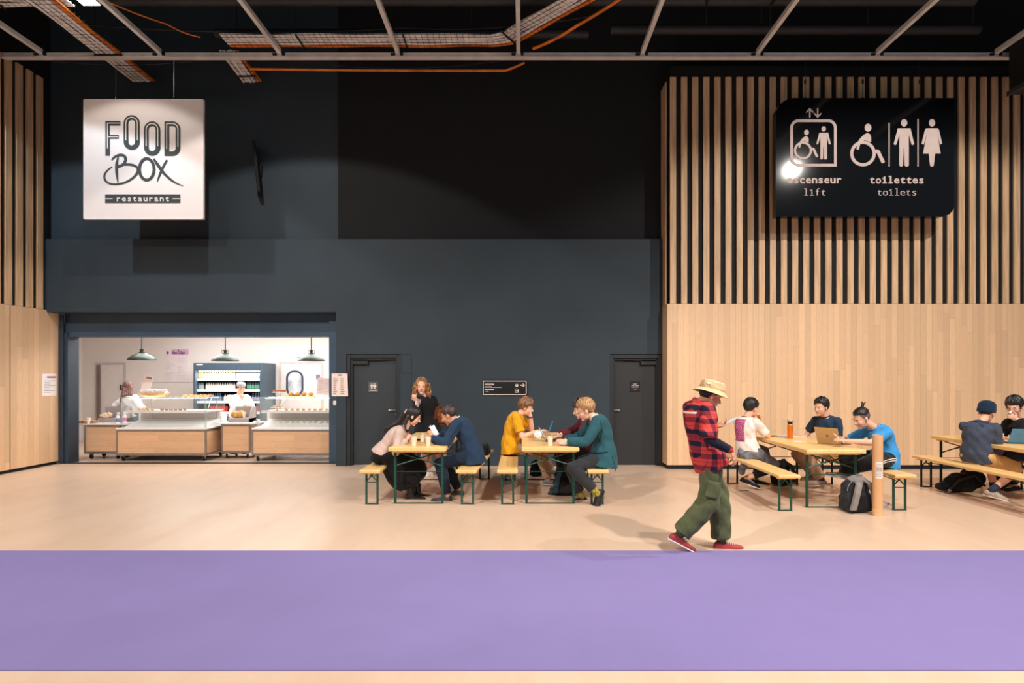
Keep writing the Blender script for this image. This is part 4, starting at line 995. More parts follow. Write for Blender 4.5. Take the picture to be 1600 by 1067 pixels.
# paper bags, bottles, crumpled roll on the left counter
for i, (px, h, lab) in enumerate(((119, .035, 'flat stack of brown paper bags at the end of the left side counter'), (137, .03, 'low pile of brown napkins on the left side counter'))):
    r = thing('paper_stack', lab, 'paper', (at(px+4, 0, 12.75).x, 12.78, zc2)); b = MB()
    for j in range(6): b.box((random.uniform(-.01, .01), 0, .006+j*.009), (.2, .16, .006), Matrix.Rotation(random.uniform(-.15, .15), 3, 'Z'))
    b.build('sheets', mat('kraft_paper', (206, 158, 116), .8, var=.12, nscale=20), r)
r = thing('paper_bag', 'crumpled open brown paper bag on the shelf unit plinth', 'bag', (at(163, 0, 12.95).x, 13.02, zc2+.09)); blobmesh('paper', [((0, 0, .05), (.12, .06, .06)), ((.06, 0, .08), (.07, .05, .04)), ((-.07, 0, .04), (.07, .05, .04))], .008, mat('kraft_light', (232, 196, 164), .8), r, .012, 40)
r = thing('bread_loaf', 'golden seeded loaf in the grey shelf unit on the till counter', 'bread', (at(371, 0, 12.95).x, 13.0, zc1+.09)); blobmesh('crust', [((-.06, 0, .07), (.11, .06, .075)), ((.05, 0, .08), (.1, .06, .08))], .009, M_bread, r, .006, 50)
cup('small printed cup beside the loaf in the grey shelf unit', Vector((at(381.5, 0, 12.95).x, 12.95, zc1+.09)))
cup('paper cup on the left side counter near the brown paper', Vector((at(140.5, 0, 12.72).x, 12.68, zc2)))
def spray(label, px, Y, z, m2):
    r = thing('spray_bottle', label, 'bottle', (at(px, 0, Y).x, Y, z))
    lathe_obj('bottle_body', [(0, 0), (.035, 0), (.038, .01), (.038, .14), (.015, .18), (.013, .2), (0, .2)], mat('white_plastic', (244, 242, 244), .4), r, n=16)
    lathe_obj('label', [(.0385, .03), (.039, .03), (.039, .11), (.0385, .11)], m2, r, n=16)
    MB().box((.01, 0, .215), (.06, .025, .03), b=.005).tube([(.03, 0, .21), (.035, 0, .18)], .006, 6).build('trigger', MATS['white_plastic'], r)
spray('white cleaning bottle with a blue label on the left side counter', 184, 12.72, zc2, mat('label_blue', (120, 140, 200), .5))
spray('white cleaning bottle with a pink label next to the left display glass', 194.5, 12.9, zc2, mat('label_pink', (220, 110, 150), .5))
r = thing('card_terminal', 'small grey card terminal at the right end of the till counter', 'card terminal', (at(404, 0, 12.95).x-.02, 12.9, zc1)); MB().box((0, 0, .03), (.09, .15, .04), Matrix.Rotation(.2, 3, 'X'), .008).build('case', M_inox, r); MB().box((0, -.02, .053), (.06, .06, .002), Matrix.Rotation(.2, 3, 'X')).build('screen', M_phone, r)
# dark service shelf behind
tag(MB().bb(at(205, 0, 13.6).x, at(345, 0, 13.6).x+.3, 13.62, 14.1, 0, .84, .01).build('back_counter', mat('back_counter_slate', (96, 106, 118), .5)), 'slate blue low counter behind the left glass display', 'counter')
# pendant lamps
M_pend = mat('pendant_sage', (74, 88, 82), .4, .3, var=.03); M_bulb = mat('pendant_glow', (255, 236, 220), .5, var=0, emit=5)
for i, (px, py, lab) in enumerate(((221.5, 562.5, 'sage green pendant lamp above the left display counter'), (352, 564, 'sage green pendant lamp in the middle before the drinks fridge'), (486.5, 564, 'sage green pendant lamp at the right near the kitchen door'))):
    Yp = 12.95; c = at(px, py, Yp); r = thing('pendant_lamp', lab, 'lamp', c)
    R_ = 20*Yp/F_PX
    lathe_obj('lamp_shade', [(R_, 0), (R_, .012), (R_*.93, .045), (R_*.72, .09), (R_*.45, .13), (R_*.26, .155), (.05, .16), (.05, .0+.15), (R_*.25, .145), (R_*.44, .12), (R_*.7, .08), (R_*.91, .035), (R_*.98, .0)], M_pend, r, n=36)
    lathe_obj('lamp_holder', [(0, .155), (.055, .155), (.055, .175), (.03, .18), (.03, .21), (.045, .215), (.045, .235), (.0, .24)], M_pend, r)
    b = MB()
    for sx in (-1, 1): b.bb(sx*.07-.004, sx*.07+.004, -.01, .01, .16, .24); 
    b.bb(-.07, .07, -.01, .01, .165, .173); b.bb(-.07, .07, -.01, .01, .205, .211); b.build('cage', M_chrome, r)
    b = MB(); b.tube([(0, 0, .23), (0, 0, 3.4-c.z)], .012, 8); b.build('stem', M_pend, r, True)
    lathe_obj('bulb', [(0, .008), (R_*.9, .008), (R_*.9, .012), (0, .012)], M_bulb, r, n=30)
# kitchen doors on the back wall
def kdoor(n, x0, x1, zt, Y, port, ang=0):
    W = x1-x0; r = struct(MB().bb(0, .05, -.03, .02, 0, zt).bb(W-.05, W, -.03, .02, 0, zt).bb(.05, W-.05, -.03, .02, zt-.05, zt).build('door_%d' % n, MATS['grey_trim'])); r.location = (x0, Y-.001, 0)
    l = MB().bb(.05, W-.05, -.02, .01, .01, zt-.05).build('door_leaf', mat('door_white', (222, 216, 214), .4, var=.02), r)
    if port:
        cx, cz = W*port[0], port[1]; 
        hw, hh = port[2]/2, port[3]/2; r_ = hw*.9
        def rr(k): return [(cx+(hw-r_)*sx*k+r_*k*math.cos(a), cz+(hh-r_)*sz+r_*k*math.sin(a)) for (sx, sz, a0) in ((1, 1, 0), (-1, 1, PI/2), (-1, -1, PI), (1, -1, 3*PI/2)) for a in [a0+i*PI/12 for i in range(7)]]
        MB().band(rr(1.), .05, -.035, -.015, True).build('window_frame', mat('porthole_frame', (52, 66, 84), .4), r)
        MB().poly(rr(.95), -.028, -.02).build('window_pane', mat('porthole_pane', (196, 206, 216), .15, var=.25, nscale=3), r)
    MB().bb(W-.13, W-.1, -.05, -.02, 1.35, 1.5).build('hinge_plate', M_frame, r)
    return r
xk = at(150, 0, 15.9).x
kdoor(3, at(150.5, 0, YB).x, at(197, 0, YB).x, at(0, 567, YB).z, YB, None)
struct(MB().bb(at(150.5, 0, YB-.05).x, at(156, 0, YB-.05).x, YB-.05, YB-.03, 0, at(0, 567, YB).z-.06).build('trim_7', mat('taupe_gap', (120, 104, 98), .6)))
d0, d1 = at(437, 0, YB), at(505, 0, YB)
kdoor(4, d0.x, d1.x, at(0, 565, YB).z, YB, ((461.2-437)/68, at(0, 599, YB).z, 24*YB/F_PX, 38*YB/F_PX))
r = thing('exit_sign', 'small white and green exit sign half hidden behind the right pendant lamp', 'sign', at(473, 562, YB-.02)); MB().bb(-.17, .17, -.03, .02, 0, .12, .004).build('sign_box', mat('sign_lit_white', (235, 250, 240), .5, emit=.5), r)
MB().bb(-.14, -.02, -.034, -.03, .03, .09).bb(.0, .06, -.034, -.03, .045, .075).build('green_pictogram', mat('sign_green', (90, 190, 140), .5, emit=.3), r)
r = thing('access_plate', 'small blue grey plate on the kitchen door beside its window', 'plate', at(497, 589, YB-.03)); MB().bb(-.05, .05, -.02, 0, -.06, .06, .003).build('plate', mat('plate_blue', (110, 120, 140), .5), r)
# menu board on kitchen wall
a, c = at(258, 545, YB), at(295, 597, YB)
r = thing('menu_poster', 'white wall poster with lilac title band left of the drinks fridge', 'poster', (a.x, YB, c.z)); W, H = c.x-a.x, a.z-c.z
MB().bb(0, W, -.012, 0, 0, H, .003).build('panel', mat('poster_white', (226, 216, 218), .5, var=.01), r)
MB().bb(W*.28, W, -.015, -.012, H*.83, H*.92).bb(W*.55, W, -.0145, -.012, H*.92, H*.99).build('title_band', mat('lilac_band', (206, 168, 202), .6), r)
b = MB(); text_mb(b, 'des Lilas', W*.3, H*.845, .115, -.017, .003, bold=.003, xs=.9); text_mb(b, 'Le Café', W*.3, H*.93, .075, -.017, .003, xs=.9); b.poly(ellpts(W*.12, H*.88, .032, .036, 16), -.018, -.012); b.build('lettering', mat('plum_ink', (120, 62, 118), .7), r)
b = MB()
for j in range(14):
    for q_ in range(2):
        if random.random() < .8: b.bb(W*(.04+.48*q_), W*(.04+.48*q_+random.uniform(.15, .42)), -.014, -.012, H*(.76-.052*j), H*(.76-.052*j)+.008)
b.build('text_lines', mat('pale_ink', (184, 172, 178), .7), r)
# drinks fridge
fx0, fx1 = at(302, 0, 15.35).x, at(407, 0, 15.35).x; fy = 15.35; fz = at(0, 567, fy).z
fr = thing('drinks_fridge', 'open slate blue drinks fridge with lit shelves against the kitchen wall', 'fridge', (fx0, fy, 0)); W = fx1-fx0; D = .8
M_fr = mat('fridge_slate', (62, 82, 98), .45, var=.03); M_fin = mat('fridge_inner', (38, 54, 68), .5, var=.03); M_shf = mat('shelf_white', (238, 236, 242), .4, var=.01)
MB().bb(0, .05, 0, D, 0, fz, .006).bb(W-.02, W+.06, 0, D, 0, fz, .006).build('side_panel', M_fr, fr)
MB().bb(.05, W-.02, 0, .12, fz-.19, fz, .006).build('header', M_fr, fr)
MB().bb(.08, .24, -.004, 0, fz-.055, fz-.03).build('badge', M_prt, fr)
MB().bb(.05, W-.02, D-.05, D, 0, fz).bb(.05, W-.02, .1, D, fz-.05, fz).build('back_panel', M_fin, fr)
MB().bb(.08, W-.05, .1, .14, fz-.215, fz-.195).build('light_strip', MATS['led_strip'], fr)
MB().bb(.05, W-.02, .02, D, 0, .35, .006).build('base', M_fr, fr)
shz = [at(0, y, fy+.1).z for y in (592, 609, 627, 644)]
for z in shz:
    MB().bb(.05, W-.02, .12, D-.05, z-.02, z).build('shelf', M_fin, fr)
    MB().bb(.05, W-.02, .08, .12, z-.045, z+.012).build('price_rail', M_shf, fr)
lamp('AREA', 'fridge_light', (fx0+W/2, fy+.07, fz-.23), (fx0+W/2, fy+.5, .6), 14, (1, .98, .95), 1.5, sx=.08)
def bottle_proto(name, label, group, body, capm, hgt, rad, neck=True, lab=None, glass=False):
    r = thing(name, label, 'can' if name.endswith('can') else ('carton' if name.endswith('carton') else 'bottle'), (0, 0, 0), 0, group)
    if neck: pf = [(0, 0), (rad, 0), (rad, hgt*.62), (rad*.45, hgt*.82), (rad*.4, hgt*.94), (0, hgt*.94)]
    else: pf = [(0, 0), (rad*.9, 0), (rad, .006), (rad, hgt*.95), (rad*.85, hgt), (0, hgt)]
    lathe_obj('bottle_body' if neck else 'body', pf, body, r, n=10)
    if neck: lathe_obj('cap', [(0, hgt*.94), (rad*.48, hgt*.94), (rad*.48, hgt), (0, hgt)], capm, r, n=8)
    if lab: lathe_obj('label', [(rad*1.01, hgt*.15), (rad*1.04, hgt*.15), (rad*1.04, hgt*.5), (rad*1.01, hgt*.5)], lab, r, n=10)
    return r
def row(proto, xs, y, z):
    for i, x in enumerate(xs):
        o = proto if i == 0 else copy_tree(proto); o.location = (fx0+x, y, z)
L = lambda a, b, n: [a+(b-a)*(i+.5)/n for i in range(n)]
mj = lambda n, c, **k: mat(n, c, .35, var=.05, **k)
yb_ = fy+.2
px = lambda p: (p-302)*fy/F_PX
row(bottle_proto('juice_bottle', 'orange juice bottle at the left of the top fridge shelf', 'orange bottles on the top shelf', mj('juice_amber', (226, 150, 70)), mj('cap_y', (240, 200, 90)), .17, .033), L(px(304), px(312), 3), yb_, shz[0])
row(bottle_proto('juice_bottle', 'pale yellow juice bottle on the top fridge shelf', 'yellow bottles on the top shelf', mj('juice_yellow', (246, 206, 130)), mj('cap_y', (240, 200, 90)), .19, .034, lab=mj('label_cream', (250, 236, 210))), L(px(313), px(362), 13), yb_, shz[0])
row(bottle_proto('drink_carton', 'white and green carton on the right of the top fridge shelf', 'green cartons on the top shelf', mj('carton_white', (240, 246, 240)), mj('cap_g', (60, 150, 90)), .15, .036, False, mj('label_green', (110, 180, 140))), L(px(364), px(405), 10), yb_, shz[0])
row(bottle_proto('milk_bottle', 'white bottle on the second fridge shelf', 'white bottles on the second shelf', mj('bottle_cream', (240, 234, 228)), mj('cap_w', (230, 230, 230)), .18, .033), L(px(315), px(362), 13), yb_, shz[1])
row(bottle_proto('milk_bottle', 'grey green bottle at the left of the second fridge shelf', 'grey bottles on the second shelf', mj('bottle_sage', (170, 186, 180)), mj('cap_w', (230, 230, 230)), .17, .032), L(px(304), px(312), 3), yb_, shz[1])
row(bottle_proto('water_bottle', 'dark glass bottle with green label on the right of the second shelf', 'dark bottles on the second shelf', mj('bottle_slate', (70, 100, 112)), mj('cap_w', (230, 230, 230)), .25, .033, lab=mj('label_green', (110, 180, 140))), L(px(380), px(405), 6), yb_, shz[1])
row(bottle_proto('water_bottle', 'blue water bottle on the third fridge shelf', 'blue bottles on the third shelf', mj('bottle_blue', (90, 130, 170)), mj('cap_b', (150, 190, 220)), .2, .034), L(px(306), px(340), 9), yb_, shz[2])
row(bottle_proto('milk_bottle', 'cream bottle with dark cap on the third fridge shelf', 'cream bottles on the third shelf', mj('bottle_cream', (240, 234, 228)), mj('cap_brown', (110, 90, 84)), .18, .035), L(px(344), px(366), 6), yb_, shz[2])
row(bottle_proto('water_bottle', 'slate bottle with lilac label right of the cook on the third shelf', 'slate bottles on the third shelf', mj('bottle_slate', (70, 100, 112)), mj('cap_b', (150, 190, 220)), .21, .034, lab=mj('label_lilac', (200, 190, 220))), L(px(388), px(405), 4), yb_, shz[2])
row(bottle_proto('drink_can', 'red drink can on the bottom fridge shelf', 'red cans on the bottom shelf', mj('can_red', (216, 52, 40)), None, .15, .034, False), L(px(322), px(350), 8)+L(px(390), px(405), 4), yb_, shz[3])
# ------------------------------------------------------------------ people
M_skin = {}
def skin(name, col):
    m = mat('skin_'+name, col, .55, var=.03, nscale=12, spec=.35)
    bs = m.node_tree.nodes['Principled BSDF']; bs.inputs['Subsurface Weight'].default_value = .12; bs.inputs['Subsurface Radius'].default_value = (.02, .008, .004); bs.inputs['Subsurface Scale'].default_value = .3
    return m
def hairm(name, col, hi=None):
    m = bpy.data.materials.new('hair_'+name); m.use_nodes = True; t = NT(m)
    n = t.noise(t.map(t.co(), (1, 1, .25)), 70, 4, .6)
    c = C8(*col); h = C8(*(hi or tuple(min(255, x*1.5+10) for x in col)))
    t.link(t.ramp(n, [(.35, tuple(x*.6 for x in c[:3])+(1,)), (.5, c), (.72, h)]), t.b.inputs['Base Color']); t.b.inputs['Roughness'].default_value = .5
    t.bump(n, .5, .004); return m
M_eye = mat('eye_white', (206, 196, 190), .3, var=0); M_iris = mat('iris_dark', (40, 26, 20), .2, var=0); M_lip = mat('lip', (186, 104, 92), .5, var=.02)
def frame(az, pitch, roll=0):
    """head frame: x forward, y left, z up"""
    R = Matrix.Rotation(math.radians(az), 3, 'Z') @ Matrix.Rotation(math.radians(-pitch), 3, 'Y') @ Matrix.Rotation(math.radians(roll), 3, 'X')
    return R
HE = [((-.012, 0, .035), (.096, .077, .09)), ((.03, 0, -.02), (.066, .062, .085)), ((.025, 0, -.065), (.056, .05, .042))]
def head_r(d):
    best = 0
    for c, r in HE:
        a = sum((d[i]/r[i])**2 for i in range(3)); bb = sum(-2*d[i]*c[i]/r[i]**2 for i in range(3)); cc = sum((c[i]/r[i])**2 for i in range(3))-1
        q = bb*bb-4*a*cc
        if q > 0: best = max(best, (-bb+math.sqrt(q))/(2*a))
    return best
def add_head(b, c, R, k):
    T = lambda p: c+R @ (Vector(p)*k)
    def E(p, r, R2=None): b.ell(T(p), [x*k for x in r], R if R2 is None else R @ R2)
    for cc, r in HE: E(cc, r)
    E((.062, 0, -.092), (.024, .026, .018)); E((.076, 0, .026), (.018, .046, .012))
    b.cap(T((.088, 0, .014)), T((.110, 0, -.022)), .008*k, .0125*k, 10)
    for s in (-1, 1):
        E((.094, s*.011, -.028), (.011, .008, .008)); E((.060, s*.036, -.024), (.026, .022, .024)); E((-.004, s*.078, -.004), (.018, .008, .031), Matrix.Rotation(s*.35, 3, 'Z'))
    E((.086, 0, -.050), (.010, .021, .006)); E((.084, 0, -.061), (.010, .018, .007))
def hair_cap(c, R, k, style, thick=1., fringe=.50, seed=0, top=1.):
    """closed shell: outside the head where hair grows, inside it elsewhere"""
    n, m = 64, 44; R_ = []
    rnd = random.Random(seed)
    for i in range(m+1):
        th = -PI/2+PI*i/m; th = max(-PI/2+.01, min(PI/2-.01, th)); ring = []
        for j in range(n):
            az = 2*PI*j/n; a = abs(math.degrees((az+PI) % (2*PI)-PI)); d = (math.cos(th)*math.cos(az), math.cos(th)*math.sin(az), math.sin(th))
            if style == 'long': hl = fringe if a < 40 else (fringe-(a-40)/30*(fringe+1.1) if a < 70 else -1.1)
            elif style == 'shaved': hl = fringe if a < 45 else (fringe-(a-45)/45*(fringe-.45) if a < 90 else .38)
            elif style == 'bob': hl = fringe if a < 55 else (fringe-(a-55)/25*(fringe+.35) if a < 80 else -.45)
            else: hl = fringe if a < 42 else (fringe-(a-42)/38*(fringe-.02) if a < 80 else (.02 if a < 98 else max(-.62, .02-(a-98)/25*.64)))
            el = math.asin(d[2]); nz = noise.noise(Vector((az*3+seed, th*6, seed)))*.06
            t = (el-hl*1.0+nz)/.2; t = max(0, min(1, t)); t = t*t*(3-2*t)
            rt = head_r(d); tk = (.010+.016*max(0, d[2])*top+.004*max(0, -d[0]))*thick
            tk *= (.3+.7*t); tk *= 1+.35*noise.noise(Vector((az*7+seed, th*3, 3+seed)))+.2*noise.noise(Vector((az*19, th*5, seed)))
            r = rt*(1-t)*.93+(rt+tk)*t
            ring.append(c+R @ (Vector(d)*r*k))
        R_.append(ring)
    return R_
def ik(a, t, l1, l2, pole):
    a, t, pole = Vector(a), Vector(t), Vector(pole); d = t-a; L = d.length
    if L > (l1+l2)*.995: d = d*((l1+l2)*.995/L); L = d.length
    if L < abs(l1-l2)+.02: L = abs(l1-l2)+.02; d = d.normalized()*L
    x = (l1*l1-l2*l2+L*L)/(2*L); h = math.sqrt(max(0, l1*l1-x*x)); u = d.normalized(); p = pole-a; p = p-u*p.dot(u)
    if p.length < 1e-4: p = Vector((0, 0, -1))
    return a+u*x+p.normalized()*h, a+d
def add_hand(b, w, d, nrm, side, k, curl=.6, spread=.1, thumb=.6):
    d = Vector(d).normalized(); nrm = Vector(nrm); nrm = (nrm-d*nrm.dot(d)).normalized(); lat = d.cross(nrm)*side   # towards the thumb
    M = Matrix((d, lat, nrm)).transposed()
    b.ell(w+d*.045*k, (.05*k, .040*k, .016*k), M, 12, 8); b.ell(w+d*.075*k, (.026*k, .040*k, .014*k), M, 12, 8); b.ell(w+d*.035*k+lat*.02*k+nrm*.008*k, (.034*k, .02*k, .015*k), M, 10, 6)
    for i, (o, L) in enumerate(((.031, .070), (.0105, .078), (-.0105, .072), (-.030, .056))):
        p = w+(d*.088+lat*o-d*abs(o)*.15)*k; a = 0; f = (d+lat*(o*spread*12)).normalized()
        for s_, fr in enumerate((.45, .31, .24)):
            a += curl*(.75+.12*i) if s_ else curl*(.45+.15*i); dd = f*math.cos(a)+nrm*math.sin(a); q = p+dd*L*fr*k
            b.cap(p, q, (.0088-.0006*s_)*k, (.0082-.0008*s_)*k, 8); p = q
    p = w+(d*.025+lat*.036)*k; dd = (d*.7+lat*.7*(1-thumb*.3)+nrm*thumb*.5).normalized(); q = p+dd*.036*k; b.cap(p, q, .011*k, .0095*k, 8)
    dd = (d*.9+lat*.15+nrm*thumb*.6).normalized(); b.cap(q, q+dd*.028*k, .0095*k, .008*k, 8)
def shoe_mesh(ank, toe, k, style='sneaker', up=None):
    """ank: ankle point, toe: unit direction; sole .085 k under the ankle"""
    toe = Vector(toe).normalized(); up = Vector(up) if up else Vector((0, 0, 1)); up = (up-toe*up.dot(toe)).normalized(); lat = up.cross(toe)
    def ringz(x, w, z0, z1, n=12): return [ank+(toe*x+lat*(w*math.cos(2*PI*j/n))+up*(-.085+(z0+z1)/2+(z1-z0)/2*(abs(math.sin(2*PI*j/n))**.7)*(1 if math.sin(2*PI*j/n) > 0 else -1)))*k for j in range(n)]
    h = .115 if style == 'boot' else .085
    b = MB(); b.rings([ringz(-.072, .014, .02, .045), ringz(-.066, .030, .012, h*.75), ringz(-.045, .036, .010, h), ringz(0, .038, .010, h*1.02), ringz(.035, .039, .010, h*.92), ringz(.075, .042, .010, .066), ringz(.125, .048, .010, .056), ringz(.165, .046, .010, .050), ringz(.19, .038, .012, .044), ringz(.203, .022, .014, .034)])
    if style == 'boot': b.cap(ank+up*-.02*k, ank+up*.10*k, .050*k, .052*k, 12)
    s = MB(); t_ = .028 if style == 'boot' else .022
    def rr(x, w, n=12): return [[ank+(toe*x+lat*(w*math.cos(2*PI*j/n))+up*(-.085+z*(1 if math.sin(2*PI*j/n) > 0 else 0)))*k for j in range(n)] for z in (t_,)]
    s.rings([ringz(-.078, .018, 0, t_)]+[ringz(x, w, 0, t_) for x, w in ((-.068, .034), (-.04, .041), (0, .041), (.04, .043), (.09, .049), (.13, .053), (.17, .050), (.197, .041), (.211, .024))])
    l = MB()
    for i in range(5): x = .045+.018*i; z = .078-.006*i; l.tube([ank+(toe*x+lat*-.02+up*(-.085+z-.004))*k, ank+(toe*(x+.004)+up*(-.085+z+.012-.001*i))*k, ank+(toe*x+lat*.02+up*(-.085+z-.004))*k], .0028*k, 5)
    return b, s, l
class Person:
    def __init__(s, label, base, sk, k=1.05, vox=.0065, name='person'):
        s.root = thing(name, label, 'person', Vector((base[0], base[1], 0))); s.o = Vector((base[0], base[1], 0)); s.k = k; s.sk = sk; s.vox = vox; s.hk = k*1.06; s.female = False
    def L(s, p): return Vector(p)-s.o
    def pose(s, pelvis, neck, head, look, heading, shh=None, sag=.02, hands={}, feet={}, knees={}, handargs={}):
        k = s.k; s.pel, s.nk, s.hd = s.L(pelvis), s.L(neck), s.L(head)
        f = lambda a: Vector((math.cos(math.radians(a)), math.sin(math.radians(a)), 0))
        s.hf = f(heading); s.sf = f(shh if shh is not None else heading); s.hl = Vector((-s.hf.y, s.hf.x, 0)); s.sl = Vector((-s.sf.y, s.sf.x, 0))
        s.ctrl = (s.pel+s.nk)/2-s.hf*sag+Vector((0, 0, .02))
        s.R = frame(*look)
        up = (s.nk-s.ctrl).normalized(); s.sh = {}; s.el = {}; s.wr = {}; s.hip = {}; s.kn = {}; s.an = {}
        ua, fa, th, sn = .30*k, .255*k, .43*k, .43*k
        sw = .165 if not s.female else .148
        for sd, sg in (('L', 1), ('R', -1)):
            s.sh[sd] = s.nk-up*.065*k+s.sl*sg*sw*k+s.sf*.01
            t, pole = hands[sd]; s.el[sd], s.wr[sd] = ik(s.sh[sd], s.L(t), ua, fa, s.L(pole))
            s.hip[sd] = s.pel+s.hl*sg*.085*k
            t, pole = feet[sd][0], knees[sd]; s.kn[sd], s.an[sd] = ik(s.hip[sd], s.L(t), th, sn, s.L(pole))
        s.feet = feet; s.ha = handargs; return s
    def spine(s, t):
        return s.pel*(1-t)**2+s.ctrl*2*t*(1-t)+s.nk*t*t
    def torso(s, b, infl=0., t0=-.12, t1=1., wid=1., flare=0., dep=1., n=24):
        k = s.k; W = [(-.2, .10, .07), (-.12, .145, .10), (-.02, .168, .125), (.15, .165, .122), (.38, .142, .105), (.62, .158, .116), (.80, .172, .116), (.90, .158, .10), (.96, .115, .08), (1.0, .068, .062)]
        if s.female: W = [(-.2, .10, .07), (-.12, .145, .10), (-.02, .168, .125), (.15, .158, .115), (.38, .118, .09), (.62, .135, .112), (.80, .148, .108), (.90, .135, .09), (.96, .098, .07), (1.0, .055, .052)]
        def wd(t):
            for (a, w0, d0), (c, w1, d1) in zip(W, W[1:]):
                if a <= t <= c: u = (t-a)/(c-a); return w0+(w1-w0)*u, d0+(d1-d0)*u
            return W[0][1:] if t < W[0][0] else W[-1][1:]
        ts = [t0+(t1-t0)*i/16 for i in range(17)]; R = []
        for t in ts:
            tc = max(0, t); p = s.spine(tc)
            if t < 0: p = p+(s.pel-s.spine(.1)).normalized()*(-t)*.5*k
            d = (s.spine(min(1, tc+.05))-s.spine(max(0, tc-.05))).normalized(); lat = (s.hl*(1-tc)+s.sl*tc).normalized(); fr = lat.cross(d).normalized()*1.0; lat = d.cross(fr)
            w_, d_ = wd(max(t, -.02 if infl > .01 else -.2)); fl_ = flare*max(0, .35-t)
            w_ = w_*k*wid+infl+fl_; d_ = d_*k*dep+infl+fl_
            R.append([p+lat*w_*math.cos(2*PI*j/n)+fr*d_*math.sin(2*PI*j/n)*(1.0) for j in range(n)])
        b.rings(R)
    def arm(s, b, sd, frac=2., infl=0., r=(.056, .043, .034), bag=0, open_end=False):
        """frac: 0..1 upper arm, 1..2 forearm"""
        k = s.k; a, e, w = s.sh[sd], s.el[sd], s.wr[sd]; r = [x*k*(.9 if s.female else 1)+infl for x in r]
        if frac <= 1: b.cap(a, a.lerp(e, frac), r[0], r[0]+(r[1]-r[0])*frac+bag, 16, flat=infl > 0)
        else:
            b.cap(a, e, r[0], r[1]+bag*.5, 16); f = frac-1; b.cap(e, e.lerp(w, f), r[1]+bag*.5, r[1]+(r[2]-r[1])*f+bag, 14, mid=(.25, r[1]*1.06+bag*.5), flat=infl > 0)
    def leg(s, b, sd, frac=2., infl=0., r=(.088, .062, .040), bag=0, calf=1.1):
        k = s.k; a, e, w = s.hip[sd], s.kn[sd], s.an[sd]; r = [x*k+infl for x in r]
        if frac <= 1: b.cap(a, a.lerp(e, frac), r[0], r[0]+(r[1]-r[0])*frac+bag, 18, flat=infl > 0)
        else:
            f = frac-1; b.cap(a, e, r[0], r[1]+bag*.6, 18); b.cap(e, e.lerp(w, f), r[1]+bag*.6, r[1]+(r[2]-r[1])*f+bag, 16, mid=(.3, (r[1]*.95)*calf/1.05+bag*.8), flat=infl > 0)
    def body(s):
        k = s.k; b = MB(); s.torso(b); add_head(b, s.hd, s.R, s.hk)
        hb = s.hd+s.R @ (Vector((-.02, 0, -.05))*s.hk)
        b.cap(s.nk-Vector((0, 0, .01)), hb, .056*k*(.88 if s.female else 1), .054*k*(.88 if s.female else 1), 16)
        for sd, sg in (('L', 1), ('R', -1)):
            b.ell(s.sh[sd], (.05*k, .05*k, .05*k)); s.arm(b, sd, r=(.046, .038, .026)); b.cap(s.nk-(s.nk-s.ctrl).normalized()*.035*k, s.sh[sd], .05*k, .045*k)
            s.leg(b, sd, r=(.082, .055, .037)); s.foot(b, sd)
            h = s.ha.get(sd, {}); d = h.get('dir', (s.wr[sd]-s.el[sd])); add_hand(b, s.wr[sd], d, h.get('n', Vector((0, 0, -1))), (1 if sd == 'R' else -1)*h.get('flip', 1), k, h.get('curl', .5), thumb=h.get('thumb', .6))
        me = remesh_data(b, s.vox, 1); me.name = 'body'; me.materials.append(s.sk); o = bpy.data.objects.new('body', me); COL.objects.link(o); o.parent = s.root
        s.bodyo = o; s.face(); return o
    def foot(s, b, sd):
        tz, pt = s.feet[sd][1], (s.feet[sd][2] if len(s.feet[sd]) > 2 else 0); f = Vector((math.cos(math.radians(tz))*math.cos(math.radians(pt)), math.sin(math.radians(tz))*math.cos(math.radians(pt)), math.sin(math.radians(pt))))
        a = s.an[sd]; k = s.k; u = Vector((0, 0, 1)); u = (u-f*u.dot(f)).normalized()
        b.cap(a-f*.02*k-u*.035*k, a+f*.11*k-u*.057*k, .030*k, .018*k, 12)
        return f
    def face(s):
        T = lambda p: s.hd+s.R @ (Vector(p)*s.hk); k = s.hk
        for sg in (-1, 1):
            e = MB().ell(T((.0775, sg*.031, .004)), (.0098*k, .0115*k, .0062*k), s.R, 12, 8).build('eye', M_eye, s.root, True)
            MB().ell(T((.0855, sg*.031, .003)), (.0025*k, .0062*k, .0056*k), s.R, 10, 6).build('iris', M_iris, e, True)
            e_ = MB(); e_.tube([T((.087, sg*.016, .021)), T((.089, sg*.030, .026)), T((.080, sg*.046, .022))], [.002*k, .0032*k, .0018*k], 6); e_.build('eyebrow', s.browm if hasattr(s, 'browm') else M_iris, s.root, True)
        MB().ell(T((.093, 0, -.0555)), (.0045*k, .019*k, .0045*k), s.R, 12, 6).build('lips', M_lip, s.root, True)
    def hair(s, m, style='short', thick=1., fringe=.50, seed=0, top=1., extra=None):
        b = MB(); b.rings(hair_cap(s.hd, s.R, s.hk, style, thick, fringe, seed, top))
        if extra: extra(b, lambda p: s.hd+s.R @ (Vector(p)*s.hk), s.hk)
        return b.build('hair', m, s.root, True) if not extra else s.part('hair', b, m, .006, 2, .0012, 60)
    def part(s, name, b, m, vox=.009, sm=2, disp=.0, fr=16, lab=None):
        me = remesh_data(b, vox, sm, disp, fr); me.name = name; me.materials.append(m); o = bpy.data.objects.new(name, me); COL.objects.link(o); o.parent = s.root
        if lab: o['label'] = lab
        return o
